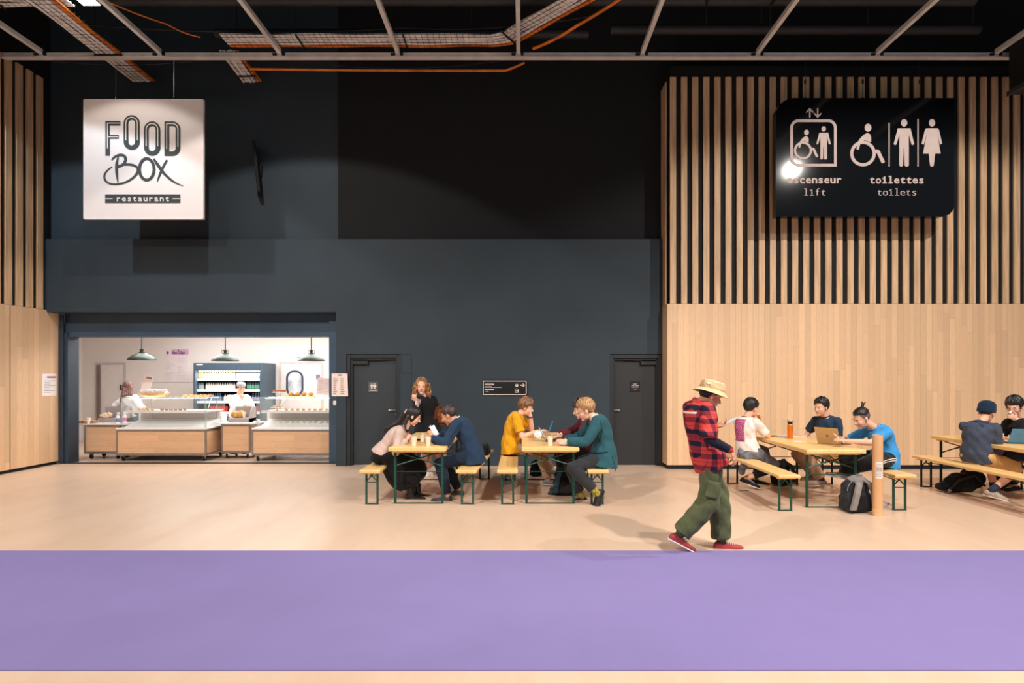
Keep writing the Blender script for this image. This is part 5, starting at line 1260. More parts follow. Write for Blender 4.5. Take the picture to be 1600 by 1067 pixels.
    def top(s, name, m, sleeve=.6, infl=.014, t0=-.12, bag=.012, disp=.0035, flare=0., collar=None, bagl=0, dep=1.):
        b = MB(); s.torso(b, infl, t0, .985, flare=flare, dep=dep)
        for sd in 'LR':
            s.arm(b, sd, sleeve, infl*.9, bag=bag); b.cap(s.nk-(s.nk-s.ctrl).normalized()*.04*s.k, s.sh[sd], .054*s.k+infl*.5, .050*s.k+infl*.7)
        o = s.part(name, b, m, .009, 3, disp)
        if collar: s.collar(collar[0], collar[1] if len(collar) > 1 else .03)
        return o
    def collar(s, m, h=.03, r=None, name='collar'):
        b = MB(); n = 20; up = (s.hd-s.nk).normalized(); up = (up+Vector((0, 0, .6))).normalized(); lat = s.sl; fr = lat.cross(up).normalized(); R = []
        rw = (r or .066)*s.k
        for q, (dr, dz) in enumerate(((.006, -.02), (0.004, h), (-.006, h), (-.004, -.02))): R.append([s.nk+up*dz+lat*(rw+dr)*math.cos(2*PI*j/n)+fr*(rw+dr)*1.0*math.sin(2*PI*j/n)+up*(-.012*(math.sin(2*PI*j/n) < -.3)) for j in range(n)])
        b.rings([[p for p in rr_] for rr_ in R]+[R[0]], cap=False); return b.build(name, m, s.root, True)
    def trousers(s, m, frac=1.95, infl=.012, bag=.01, disp=.004, name='trousers', r=(.088, .062, .040)):
        b = MB(); s.torso(b, .006, -.2, .18)
        for sd in 'LR': s.leg(b, sd, frac if not isinstance(frac, dict) else frac[sd], infl, bag=bag, r=r)
        return s.part(name, b, m, .010, 3, disp, 14)
    def shoes(s, m, sole, lace=None, style='sneaker', sock=None, lab=None):
        for sd in 'LR':
            ft = s.feet[sd]; pt = ft[2] if len(ft) > 2 else 0; f = Vector((math.cos(math.radians(ft[1]))*math.cos(math.radians(pt)), math.sin(math.radians(ft[1]))*math.cos(math.radians(pt)), math.sin(math.radians(pt))))
            b, so, la = shoe_mesh(s.an[sd], f, s.k*1.06, style); o = b.build('shoe', m, s.root, True); so.build('sole', sole, o, True)
            if lace: la.build('laces', lace, o, True)
            if sock: MB().cap(s.an[sd]-(s.an[sd]-s.kn[sd]).normalized()*.0, s.an[sd].lerp(s.kn[sd], .22), .042*s.k, .043*s.k).build('sock', sock, s.root, True)
    def glasses(s, m):
        T = lambda p: s.hd+s.R @ (Vector(p)*s.hk); b = MB()
        for sg in (-1, 1):
            b.tube([T((.102, sg*.033+.021*math.cos(a), .003+.016*math.sin(a))) for a in [i*PI/8 for i in range(17)]], .0017*s.hk, 5); b.tube([T((.100, sg*.054, .006)), T((.05, sg*.078, .008)), T((-.005, sg*.083, .006))], .0017*s.hk, 5)
        b.tube([T((.104, -.012, .005)), T((.108, 0, .008)), T((.104, .012, .005))], .0017*s.hk, 5)
        return b.build('glasses', m, s.root)
    def lanyard(s, m, drop=.26):
        b = MB(); up = (s.nk-s.ctrl).normalized(); fr = s.sl.cross(up).normalized(); 
        fr = fr if fr.dot(s.sf) > 0 else -fr; k = s.k
        for sg in (-1, 1):
            P = [s.nk+s.sl*sg*.03*k-fr*.06*k+up*.015, s.nk+s.sl*sg*.07*k+up*.01, s.nk+s.sl*sg*.065*k+fr*.075*k-up*.04*k, s.nk+s.sl*sg*.045*k+fr*.125*k-up*.12*k, s.nk+s.sl*sg*.01*k+fr*.142*k-up*drop*k]
            b.tube(P, .0065, 5)
        return b.build('lanyard', m, s.root)
def V(*a): return Vector(a)
def strip(person, target, pts, Y, wd, mtl, name, push=.003):
    """ribbon lying on the camera side of a garment, along points of the photograph at depth Y"""
    from mathutils.bvhtree import BVHTree
    me = target.data; bv = BVHTree.FromPolygons([v.co for v in me.vertices], [q.vertices[:] for q in me.polygons])
    P = []
    for i in range(len(pts)-1):
        for j in range(6): t = j/6; P.append((pts[i][0]*(1-t)+pts[i+1][0]*t, pts[i][1]*(1-t)+pts[i+1][1]*t))
    P.append(pts[-1]); Q = [at(x, y, Y)-person.o for x, y in P]; R0 = []; last = None
    for i, q in enumerate(Q):
        d = Q[min(i+1, len(Q)-1)]-Q[max(i-1, 0)]; n_ = V(-d.z, 0, d.x).normalized(); row_ = []
        for s_ in (-.5, 0, .5):
            o_ = q+n_*wd*s_-V(0, .8, 0); h = bv.ray_cast(o_, V(0, 1, 0), 1.6); y_ = h[0].y if h[0] else last
            if y_ is None: y_ = q.y-.1
            last = y_; row_.append(V(o_.x, y_-push, o_.z))
        R0.append(row_)
    vs = [q for r_ in R0 for q in r_]; fs = [(i*3+j, i*3+j+1, (i+1)*3+j+1, (i+1)*3+j) for i in range(len(R0)-1) for j in range(2)]
    me2 = bpy.data.meshes.new(name); me2.from_pydata(vs, [], fs); me2.materials.append(mtl); me2.polygons.foreach_set('use_smooth', [True]*len(fs)); o = bpy.data.objects.new(name, me2); COL.objects.link(o); o.parent = person.root
    sm = o.modifiers.new('thick', 'SOLIDIFY'); sm.thickness = .002; sm.offset = 0; return o
SK1 = skin('fair', (238, 186, 158)); SK2 = skin('light', (232, 178, 146)); SK3 = skin('tan', (214, 156, 122))
M_lace = mat('lace_white', (240, 236, 232), .8); M_sole = mat('sole_white', (238, 232, 226), .6, var=.02); M_solek = mat('sole_black', (24, 24, 26), .6); M_lany = fab('lanyard_purple', (122, 88, 140))

# --- 1 woman in beige cardigan and long black skirt, left bench
p = Person('person in a beige cardigan and long black skirt leaning over the left pine table', (-2.02, 8.75), SK1, 1.02); p.female = True
Yw = 8.75
hd = at(645.5, 650.5, Yw)
p.pose(V(-2.03, Yw, ZB+.125), at(632, 670, Yw), hd, (8, -30), 0, 0, .05,
    hands={'R': (at(634, 689.5, 8.62)+V(0, 0, .02), at(606, 696, 8.4)), 'L': (at(641, 686.5, 8.95)+V(0, 0, .0), V(-1.75, 9.3, .8))},
    feet={'R': (at(641, 772, 8.66), 0), 'L': (at(652, 770, 8.86), 5)}, knees={'R': at(668, 728, 8.62)+V(0, 0, .1), 'L': at(668, 725, 8.9)+V(0, 0, .1)},
    handargs={'R': dict(curl=.5, n=V(0, .3, -1)), 'L': dict(curl=.6, n=V(0, -.4, -1))})
HB = hairm('black', (20, 17, 17), (60, 50, 46)); p.browm = HB; p.body()
def ext(b, T, k):
    b.cap(T((-.09, 0, .03)), T((-.115, 0, .01)), .04*k, .03*k, 10)
    pts = [T((-.11, 0, .01)), at(624, 659, Yw), at(615, 664, Yw), at(606, 669, Yw), at(600.5, 674, Yw+.02)]; pts = [pts[0]]+[q-p.o for q in pts[1:]]
    rr = [.036, .042, .04, .032, .018]
    for i in range(4): b.cap(pts[i], pts[i+1], rr[i], rr[i+1], 10)
    pts2 = [T((-.06, -.06, -.03)), at(633, 663, Yw-.1)-p.o, at(634, 671, Yw-.13)-p.o]; b.cap(pts2[0], pts2[1], .03, .024); b.cap(pts2[1], pts2[2], .024, .01)
p.hair(HB, 'long', .8, .62, 3, .6, ext)
b = MB(); T = lambda q: p.hd+p.R @ (Vector(q)*p.hk); b.tube([T((-.112+.03*math.cos(a)*.3, .032*math.cos(a), .008+.034*math.sin(a))) for a in [i*PI/6 for i in range(13)]], .009, 6); b.build('hair_tie', fab('scrunchie', (226, 196, 170)), p.root, True)
M_beige = fab('cardigan_beige', (206, 180, 168)); p.top('cardigan', M_beige, 1.9, .016, .02, .004, .004, flare=.03, collar=(fab('trim_black', (40, 34, 36)), .012)); p.lanyard(M_lany, .22)
b = MB(); p.torso(b, .012, -.2, .30); pl, kl = p.pel, (p.kn['L']+p.kn['R'])/2
R = []; n = 24
for t, w_, h_, dz in ((0, .19, .13, 0), (.35, .20, .13, .0), (.7, .20, .12, .0), (1.0, .19, .115, .0)):
    c = pl.lerp(kl, t)+V(0, 0, dz); R.append([c+V(0, 1, 0)*w_*math.cos(2*PI*j/n)+V(0, 0, 1)*h_*math.sin(2*PI*j/n) for j in range(n)])
b.rings(R)
hem = [(at(608, 756, Yw), at(664, 742, Yw), .19), (at(622, 745, Yw), at(666, 733, Yw), .2)]
def qd(pts, wy): return [V(q.x, q.y+wy*sy, q.z)-p.o for q in pts for sy in (0,)]
R = []
for (xa, za, xb, zb_, w_) in ((590, 706, 640, 706, .19), (592, 722, 664, 722, .20), (598, 738, 668, 732, .21), (606, 752, 667, 742, .215), (614, 762, 655, 756, .20), (622, 765, 644, 763, .16)):
    a, c = at(xa, za, Yw)-p.o, at(xb, zb_, Yw)-p.o; m_ = (a+c)/2; h = (c-a)/2; R.append([m_+h*math.cos(2*PI*j/n)+V(0, 1, 0)*w_*math.sin(2*PI*j/n)+V(0, 0, .012*math.sin(8*PI*j/n)) for j in range(n)])
b.rings(R); p.part('skirt', b, fab('skirt_black', (22, 22, 25)), .013, 3, .008, 11)
p.shoes(mat('boot_leather', (20, 20, 22), .25), M_solek, mat('lace_black', (34, 34, 36), .6), 'boot')

# --- 2 man in navy suit, back to the middle
p = Person('person in a navy suit reading a white sheet on the second bench', (-.72, 8.7), SK3, 1.07)
Ym = 8.72
p.pose(V(-.70, Ym, ZB+.12), at(712, 655, Ym), at(702, 649, Ym), (172, -28), 180, 180, .10,
    hands={'L': (at(676, 685, Ym-.1)+V(0, 0, .0), at(702, 700, Ym-.35)), 'R': (at(678, 684, Ym+.25), at(690, 690, Ym+.5))},
    feet={'L': (at(699, 774, 8.55), 185), 'R': (at(717, 765, 8.95), 180)}, knees={'L': at(683, 722, 8.6)+V(0, 0, .1), 'R': at(690, 722, 8.9)+V(0, 0, .1)},
    handargs={'L': dict(curl=.9, dir=V(-.3, .2, .8), n=V(-.5, .3, -.2), flip=1), 'R': dict(curl=.8, dir=V(-.3, -.2, .7), n=V(-.5, -.3, -.2))})
HD = hairm('dark_brown', (52, 38, 32), (110, 84, 70)); p.browm = HD; p.body(); p.hair(HD, 'short', .55, .62, 5, .8)
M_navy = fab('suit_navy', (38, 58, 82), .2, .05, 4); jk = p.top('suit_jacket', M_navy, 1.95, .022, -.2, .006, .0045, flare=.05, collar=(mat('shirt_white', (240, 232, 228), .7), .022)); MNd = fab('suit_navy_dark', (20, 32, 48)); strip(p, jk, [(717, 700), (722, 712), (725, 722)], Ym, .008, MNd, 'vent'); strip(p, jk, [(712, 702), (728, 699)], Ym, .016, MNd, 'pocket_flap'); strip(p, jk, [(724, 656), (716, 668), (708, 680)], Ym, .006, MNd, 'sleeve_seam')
p.trousers(fab('trousers_navy', (28, 40, 58)), 1.92, .014, .006)
p.shoes(mat('shoe_charcoal', (64, 66, 70), .7), M_sole, mat('lace_grey', (110, 110, 112), .7))
r = thing('phone', 'bright white sheet or phone held up in the hand of the navy suit person', 'phone', at(678.5, 676, Ym-.07)); MB().box((0, 0, .03), (.012, .10, .15), Matrix.Rotation(math.radians(-28), 3, 'Y') @ Matrix.Rotation(.9, 3, 'Z'), .003).build('case', mat('bright_sheet', (250, 250, 252), .5, emit=.5), r)

# --- 3 woman standing behind, blond curls
Yb = 10.72
p = Person('person with long curly blond hair in a black blazer standing behind the left table', (at(668, 0, Yb).x, Yb), SK1, 1.06); p.female = True
p.pose(at(668, 670, Yb), at(663, 619, Yb), at(658.5, 604.5, Yb-.03), (-82, -3), -70, -62, .0,
    hands={'R': (at(650.5, 627, Yb-.2), at(652, 645, Yb-.1)), 'L': (at(674, 662, Yb-.10), at(690, 640, Yb+.3))},
    feet={'R': (at(669, 735.5, Yb-.1), 200), 'L': (at(694, 734, Yb+.1), -20)}, knees={'R': at(668, 700, Yb-.6), 'L': at(690, 700, Yb-.5)},
    handargs={'R': dict(curl=1.1, dir=V(-.2, -.2, .5), n=V(.3, .8, 0)), 'L': dict(curl=.5, dir=V(-.2, -.1, -1), n=V(-1, 0, 0))})
HBl = hairm('blond_curls', (150, 98, 56), (238, 196, 138)); p.browm = HD; p.body()
def ext(b, T, k):
    rnd = random.Random(4)
    for sg in (-1, 1):
        for q in range(18):
            ph = rnd.random()*6; y0_ = sg*(.062+.052*rnd.random()); x0_ = .052-.15*q/18; L = .17+.06*rnd.random(); a_ = .007+.006*rnd.random()
            pts = [T((x0_*(1-.2*t)+a_*math.sin(t*16+ph), y0_+sg*(.02*math.sin(t*3))+a_*math.cos(t*16+ph), .055-L*1.25*t)) for t in [i/22 for i in range(23)]]
            b.tube(pts, [.012*k*(1 if i < 18 else (23-i)/6) for i in range(23)], 7)
p.hair(HBl, 'long', 1.3, .88, 9, .8)
_b = MB(); ext(_b, lambda q: p.hd+p.R @ (Vector(q)*p.hk), p.hk); _b.build('hair_curls', HBl, p.root, True)
M_blk = fab('blazer_black', (24, 25, 29)); jk = p.top('blazer', M_blk, 1.72, .022, -.2, .010, .004, flare=.12)
strip(p, jk, [(657, 623), (655, 632), (654, 643)], Yb, .075, fab('blouse_print', (186, 176, 186), .1, .35, 30), 'blouse', .006)
p.trousers(fab('trousers_pale_pink', (222, 176, 164)), 1.72, .016, .022); p.shoes(M_sole, M_sole, mat('lace_blue', (70, 100, 150), .7), sock=mat('sock_white', (230, 228, 230), .8))
MB().tube([p.wr['L']+V(.03*math.cos(a), .03*math.sin(a), 0.015) for a in [i*PI/6 for i in range(13)]], .007, 6).build('wrist_watch', M_phone, p.root, True)
r = backpack('tan leather backpack on the back of the person with curly blond hair', at(684, 660, Yb+.14), .5, .86, fab('leather_tan', (168, 96, 52)), fab('leather_brown', (120, 66, 36)), fab('leather_brown2', (90, 50, 30))); r.location.z = at(0, 666, Yb).z

# --- 4 yellow t-shirt
Yy = 9.72
p = Person('person in a yellow t-shirt resting the chin on one hand at the middle table', (-.17, Yy), SK1, 1.05)
p.pose(V(at(800, 0, Yy).x, Yy, ZB+.115), at(812, 646, Yy), at(821.5, 637, Yy), (-8, -14), 0, -8, .12,
    hands={'R': (at(841, 673.5, Yy-.25), at(812, 700, Yy-.3)), 'L': (at(829, 648.5, Yy-.05), at(832, 684, Yy+.1))},
    feet={'R': (at(856, 749, 9.62), 4, -4), 'L': (at(862, 733, 10.1), 12, -8)}, knees={'R': at(840, 706, 9.6)+V(0, 0, .08), 'L': at(842, 706, 9.95)+V(0, 0, .08)},
    handargs={'R': dict(curl=.5, dir=V(1, -.05, .15), n=V(0, .2, -1)), 'L': dict(curl=.5, dir=V(-.1, .15, 1), n=V(-1, 0, .1))})
HBr = hairm('light_brown', (116, 78, 50), (190, 140, 96)); p.browm = HBr; p.body(); p.hair(HBr, 'bob', 1.4, .40, 12, 1.0)
p.top('t_shirt', fab('tshirt_mustard', (226, 160, 26)), .72, .016, -.14, .016, .005, flare=.08, collar=(fab('tshirt_mustard2', (214, 150, 24)), .012)); p.lanyard(M_lany, .2)
p.trousers(fab('trousers_khaki', (176, 146, 116)), 1.9, .012, .012); p.shoes(mat('shoe_grey', (120, 122, 130), .8), mat('sole_grey', (180, 176, 172), .7))
b = MB(); w0 = p.wr['L'].lerp(p.el['L'], .12); ax = (p.wr['L']-p.el['L']).normalized(); x_ = ax.cross(V(1, 0, 0)).normalized(); y_ = ax.cross(x_); b.tube([w0+(x_*math.cos(a)+y_*math.sin(a))*.031 for a in [i*PI/6 for i in range(13)]], .008, 6); b.build('wristband', mat('band_navy', (30, 50, 90), .6), p.root, True)
# --- 5 maroon sweater
Yr = 9.12
p = Person('person in a maroon sweater typing, mostly hidden behind the teal blazer', (1.0, Yr), SK1, 1.04)
p.pose(V(1.02, Yr+.05, ZB+.115), at(915, 651, Yr), at(908, 640, Yr), (178, -18), 180, 178, .09,
    hands={'L': (at(880, 682, Yr-.15), at(905, 700, Yr-.4)), 'R': (at(876, 678.5, Yr+.15), at(893, 680, Yr+.5))},
    feet={'L': (V(.62, 9.0, .095), 185), 'R': (V(.66, 9.3, .095), 180)}, knees={'L': V(.5, 9.0, .9), 'R': V(.5, 9.3, .9)},
    handargs={'L': dict(curl=.35, dir=V(-1, .1, .05)), 'R': dict(curl=.35, dir=V(-1, -.1, .05))})
p.browm = HD; p.body(); p.hair(HD, 'short', 1.2, .5, 17, 1.4); p.top('sweater', fab('sweater_maroon', (96, 36, 50)), 1.9, .018, -.14, .008, .005)
b = MB(); p.torso(b, .03, .25, .9); p.part('vest', b, fab('vest_navy', (32, 34, 52)), .012, 3, .004)
p.trousers(fab('trousers_black', (30, 30, 34)), 1.93, .012, .008); p.shoes(mat('shoe_charcoal', (64, 66, 70), .7), M_solek)
# --- 6 teal blazer
Yt = 8.5
p = Person('blond person in a teal blazer and glasses at the near end of the middle table', (1.09, Yt), SK1, 1.1)
p.pose(V(at(942, 0, Yt).x, Yt, ZB+.125), at(928, 651, Yt), at(915.5, 641.5, Yt), (176, -20), 180, 184, .12,
    hands={'L': (at(886, 690.5, Yt-.12), at(915, 712, Yt-.35)), 'R': (at(883, 688, Yt+.2), at(900, 700, Yt+.5))},
    feet={'L': (at(933, 771, 8.22), 222, -58), 'R': (at(909, 776.5, 8.62), 200)}, knees={'L': at(886, 735, 8.25)+V(0, 0, .02), 'R': at(900, 722, 8.6)+V(0, 0, .05)},
    handargs={'L': dict(curl=.8, dir=V(-1, .1, .1), n=V(.1, .5, -1)), 'R': dict(curl=.7, dir=V(-1, -.2, .1), n=V(0, -.4, -1))})
HBd = hairm('blond_short', (168, 122, 78), (236, 200, 150)); p.browm = HBd; p.body(); p.hair(HBd, 'short', 1.1, .60, 21, 1.3); p.glasses(M_phone)
M_teal = fab('blazer_teal', (44, 88, 98), .2, .05, 4); jk = p.top('blazer', M_teal, 1.9, .022, -.2, .006, .0045, flare=.12); p.collar(mat('shirt_white', (240, 232, 228), .7), .034, .060); p.lanyard(fab('tie_plum', (92, 76, 110)), .2)
MB().cap(p.wr['L'].lerp(p.el['L'], .02), p.wr['L'].lerp(p.el['L'], .1), .034, .036).build('shirt_cuff', mat('shirt_white', (240, 232, 228), .7), p.root, True)
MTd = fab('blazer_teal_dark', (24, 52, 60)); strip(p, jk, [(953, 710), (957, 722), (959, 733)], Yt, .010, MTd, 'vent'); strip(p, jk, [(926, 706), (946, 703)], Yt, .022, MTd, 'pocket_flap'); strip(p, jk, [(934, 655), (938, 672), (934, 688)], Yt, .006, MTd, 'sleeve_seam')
p.trousers(fab('trousers_charcoal', (48, 50, 54)), 1.80, .014, .008); p.shoes(mat('shoe_black', (26, 26, 30), .6), M_solek, mat('lace_black', (34, 34, 36), .6), sock=mat('sock_yellow_pattern', (150, 140, 50), .8, var=.45, nscale=45))

# --- 7 walking man
Yk = 6.12
def plaid():
    m = bpy.data.materials.new('red_plaid'); m.use_nodes = True; t = NT(m); sp = t.new('ShaderNodeSeparateXYZ'); t.link(t.co(), sp.inputs[0])
    per = .118; u = t.math('ADD', sp.outputs['X'], t.math('MULTIPLY', sp.outputs['Y'], .5)); fx = t.math('FRACT', t.math('DIVIDE', u, per)); fz = t.math('FRACT', t.math('DIVIDE', sp.outputs['Z'], per))
    a = t.math('LESS_THAN', fx, .42); c = t.math('LESS_THAN', fz, .42); s_ = t.math('ADD', a, c)
    col = t.mix(t.math('MULTIPLY', s_, .5), C8(222, 62, 58), C8(36, 30, 48)); col2 = t.mix(t.math('GREATER_THAN', s_, 1.5), t.mix(t.math('GREATER_THAN', s_, .5), C8(206, 72, 66), C8(138, 46, 56)), C8(34, 32, 50))
    l1 = t.math('LESS_THAN', t.math('ABSOLUTE', t.math('SUBTRACT', fx, .72)), .02); l2 = t.math('LESS_THAN', t.math('ABSOLUTE', t.math('SUBTRACT', fz, .72)), .02)
    col3 = t.mix(t.math('MULTIPLY', t.math('MAXIMUM', l1, l2), .5), col2, C8(60, 20, 30))
    t.link(col3, t.b.inputs['Base Color']); t.b.inputs['Roughness'].default_value = .9; t.b.inputs['Specular IOR Level'].default_value = .2; return m
p = Person('person walking in a bucket hat, red plaid shirt and olive trousers, holding a phone', (at(1105, 0, Yk).x, Yk), SK3, 1.03, .006)
p.pose(at(1107, 715, Yk), at(1092, 629, Yk), at(1109.5, 618.5, Yk), (4, -24), 4, 14, .07,
    hands={'R': (at(1143.5, 704, Yk-.28), at(1108, 700, Yk-.35)), 'L': (at(1118, 668, Yk-.05), at(1112, 690, Yk+.3))},
    feet={'R': (at(1061, 836, Yk-.02), 2, -27), 'L': (at(1127, 845.5, Yk+.08), 0)}, knees={'R': at(1100, 780, Yk-.05)+V(.3, 0, 0), 'L': at(1135, 780, Yk+.1)+V(.2, 0, 0)},
    handargs={'R': dict(curl=.45, dir=V(.35, 0, -1), n=V(-.7, .5, 0)), 'L': dict(curl=.7, dir=V(1, -.1, .35), n=V(0, .0, 1), flip=1)})
p.browm = HB; p.body(); p.hair(HB, 'short', .55, .45, 31, .1)
T = lambda q: p.hd+p.R @ (Vector(q)*p.hk)
RR = p.R @ Matrix.Rotation(math.radians(-8), 3, 'Y')
M_hat = fab('hat_sand', (216, 186, 142)); hc = T((-.005, 0, .052)); n = 36
ht = MB(); prof = [(.158, -.030), (.150, -.026), (.125, -.004), (.108, .012), (.107, .042), (.101, .076), (.086, .088), (.04, .094), (0.002, .095), (.002, .090), (.04, .089), (.082, .082), (.096, .070), (.103, .04), (.104, .014), (.122, -.010), (.148, -.031)]
def hr(rr_, z): return [hc+RR @ (V(rr_*math.cos(2*PI*j/n)*1.08, rr_*math.sin(2*PI*j/n)*.94, z+.006*math.sin(2*PI*j/n*2)*(rr_ > .12)))*p.hk for j in range(n)]
R_ = [hr(a, z) for a, z in prof]; ht.rings(R_+[R_[0]], cap=False); hat = ht.build('bucket_hat', M_hat, p.root, True)
b = MB(); R_ = [hr(a, z) for a, z in ((.1085, .012), (.1105, .013), (.1095, .030), (.1065, .030))]; b.rings(R_+[R_[0]], cap=False); b.build('hat_band', fab('hat_band_tan', (204, 172, 126)), hat, True)
MB().box(hc+RR @ V(-.074, -.082, .052)*p.hk, (.05, .004, .022), RR @ Matrix.Rotation(-.75, 3, 'Z'), .001).build('hat_patch', mat('patch_cream', (244, 236, 222), .8), hat)
M_pl = plaid(); p.o = p.o; sh = p.top('plaid_shirt', M_pl, .98, .026, -.2, .022, .005, flare=.03, dep=1.0); p.collar(M_pl, .026, .068); p.collar(mat('undershirt_white', (236, 214, 208), .8), .032, .060, 'undershirt_collar')
b = MB(); p.arm(b, 'R', 1.82, .008, bag=.002, r=(.046, .040, .030)); p.arm(b, 'L', 1.4, .008); p.part('undersleeve', b, fab('undersleeve_navy', (26, 30, 44)), .009, 2, .002)
b = MB(); a_ = p.el['R'].lerp(p.wr['R'], .78); c_ = p.el['R'].lerp(p.wr['R'], .9); b.cap(a_, c_, .042, .040, 14); p.part('shirt_cuff', b, M_pl, .008, 2, .002)

p.trousers(fab('trousers_olive', (92, 98, 66)), 1.90, .022, .034, .007)
b = MB()
for sd in 'LR': a_ = p.kn[sd].lerp(p.an[sd], .84); c_ = p.kn[sd].lerp(p.an[sd], .92); b.cap(a_, c_, .058, .052)
for sd in 'LR':
    b = MB(); b.cap(p.kn[sd].lerp(p.an[sd], .86), p.kn[sd].lerp(p.an[sd], .95), .060, .050); p.part('trouser_cuff', b, fab('olive_dark', (74, 80, 52)), .009, 2, .003, 40)
    c0 = p.hip[sd].lerp(p.kn[sd], .72); 
b = MB(); c0 = p.hip['R'].lerp(p.kn['R'], .66); b.box(c0+V(0, -.105, 0), (.14, .03, .17), Matrix.Rotation(math.radians(12), 3, 'Y'), .01); p.part('cargo_pocket', b, MATS['trousers_olive'], .009, 2, .003)
p.shoes(mat('canvas_dusty_red', (176, 66, 68), .8), M_sole, M_lace, sock=mat('sock_dark', (60, 50, 52), .8))
walker, walker_shirt = p, sh
hL = p.wr['L']+p.o
r = thing('phone', 'pale phone held in front by the walking person', 'phone', hL+V(.125, -.01, .055)); MB().box((0, 0, 0), (.15, .075, .009), Matrix.Rotation(math.radians(-30), 3, 'Y'), .003).build('case', mat('phone_pale', (190, 200, 214), .3), r); MB().box((-.0025, 0, .005), (.138, .068, .001), Matrix.Rotation(math.radians(-30), 3, 'Y')).build('screen', mat('phone_screen', (186, 204, 226), .2, emit=.25), r)

# --- 8 white t-shirt with print
Yz = 9.42
p = Person('person in a white t-shirt with a pink print on the back, chin on the hands', (3.46, Yz), SK2, 1.06)
p.pose(V(at(1168, 0, Yz).x, Yz, ZB+.11), at(1166.5, 652, Yz), at(1174, 638, Yz+.02), (22, -8), 24, 30, .05,
    hands={'R': (at(1183.5, 660, Yz+.05), at(1215, 700, Yz-.05)), 'L': (at(1187, 655, Yz+.25), at(1204, 690, Yz+.5))},
    feet={'R': (at(1166, 747, 9.42), -28, -16), 'L': (at(1178, 747.5, 9.55), -8, -4)}, knees={'R': at(1190, 716, 9.35)+V(.1, 0, .02), 'L': at(1200, 716, 9.8)+V(.1, 0, .02)},
    handargs={'R': dict(curl=1.0, dir=V(-.25, -.1, 1), n=V(-.8, .3, 0)), 'L': dict(curl=1.0, dir=V(-.4, -.3, 1), n=V(-.8, -.3, 0))})
p.browm = HB; p.body(); p.hair(HB, 'short', 1.05, .48, 41, 1.1)
p.top('t_shirt', fab('tshirt_white', (242, 226, 218)), .74, .014, -.14, .012, .005, flare=.05, collar=(fab('collar_navy', (60, 62, 90)), .010))
pm = bpy.data.materials.new('pink_print'); pm.use_nodes = True; t = NT(pm); vo = t.new('ShaderNodeTexVoronoi'); t.link(t.co(), vo.inputs['Vector']); vo.inputs['Scale'].default_value = 70
t.link(t.ramp(vo.outputs['Distance'], [(.30, C8(232, 190, 208)), (.36, C8(178, 62, 120))]), t.b.inputs['Base Color']); t.b.inputs['Roughness'].default_value = .9
# print patch follows the back: raycast onto the shirt
def patch_on(person, target, mtl, name, tt, wid, front=False, nx=10, nz=12, lat_off=0., push=.003):
    me = target.data; from mathutils.bvhtree import BVHTree
    bv = BVHTree.FromPolygons([v.co for v in me.vertices], [q.vertices[:] for q in me.polygons]); R0 = []
    for i in range(nz+1):
        t_ = tt[0]+(tt[1]-tt[0])*i/nz; c = person.spine(t_); row_ = []
        d = (person.spine(min(1, t_+.05))-person.spine(t_-.05)).normalized(); lat = (person.hl*(1-t_)+person.sl*t_).normalized(); fr = lat.cross(d).normalized(); fr = fr if fr.dot(person.sf) > 0 else -fr
        dr = fr if front else -fr
        for j in range(nx+1):
            o_ = c+lat*(lat_off+wid*(j/nx-.5))+dr*.5; h = bv.ray_cast(o_, -dr, .6); q = h[0] if h[0] else c+dr*.12; row_.append(q+dr*push)
        R0.append(row_)
    vs = [q for r_ in R0 for q in r_]; k_ = nx+1; fs = [(i*k_+j, i*k_+j+1, (i+1)*k_+j+1, (i+1)*k_+j) for i in range(nz) for j in range(nx)]
    me2 = bpy.data.meshes.new(name); me2.from_pydata(vs, [], fs); me2.materials.append(mtl); me2.polygons.foreach_set('use_smooth', [True]*len(fs)); o = bpy.data.objects.new(name, me2); COL.objects.link(o); o.parent = person.root
    sm = o.modifiers.new('thick', 'SOLIDIFY'); sm.thickness = .002; sm.offset = 0; return o
patch_on(walker, walker_shirt, mat('stripe_cream', (240, 214, 206), .8), 'back_stripe', (.80, .835), .26, lat_off=-.01, nx=10, nz=2, push=.006)
shirt = [c for c in p.root.children if c.name.startswith('t_shirt')][0]
patch_on(p, shirt, pm, 'back_print', (.30, .92), .22, lat_off=.03)
p.trousers(fab('shorts_grey', (104, 104, 112), .2, .12, 12), .98, .024, .034, .008, 'shorts')
b = MB(); b.cap(at(1166, 712, Yz-.14)-p.o, at(1158, 738, Yz-.06)-p.o, .085, .05); b.cap(at(1160, 708, Yz-.08)-p.o, at(1182, 712, Yz-.18)-p.o, .08, .075); p.part('tied_jacket', b, fab('jacket_grey', (112, 114, 124), .2, .18, 14), .010, 3, .012, 18)
b = MB()
for sd in 'LR': b.cap(p.hip[sd].lerp(p.kn[sd], .7), p.kn[sd], .071, .069); b.cap(p.kn[sd], p.kn[sd].lerp(p.an[sd], .72), .069, .058, flat=True)
p.part('leggings', b, fab('leggings_black', (26, 27, 30)), .01, 2, .003); p.shoes(mat('canvas_black', (28, 28, 32), .8), M_sole, M_lace)
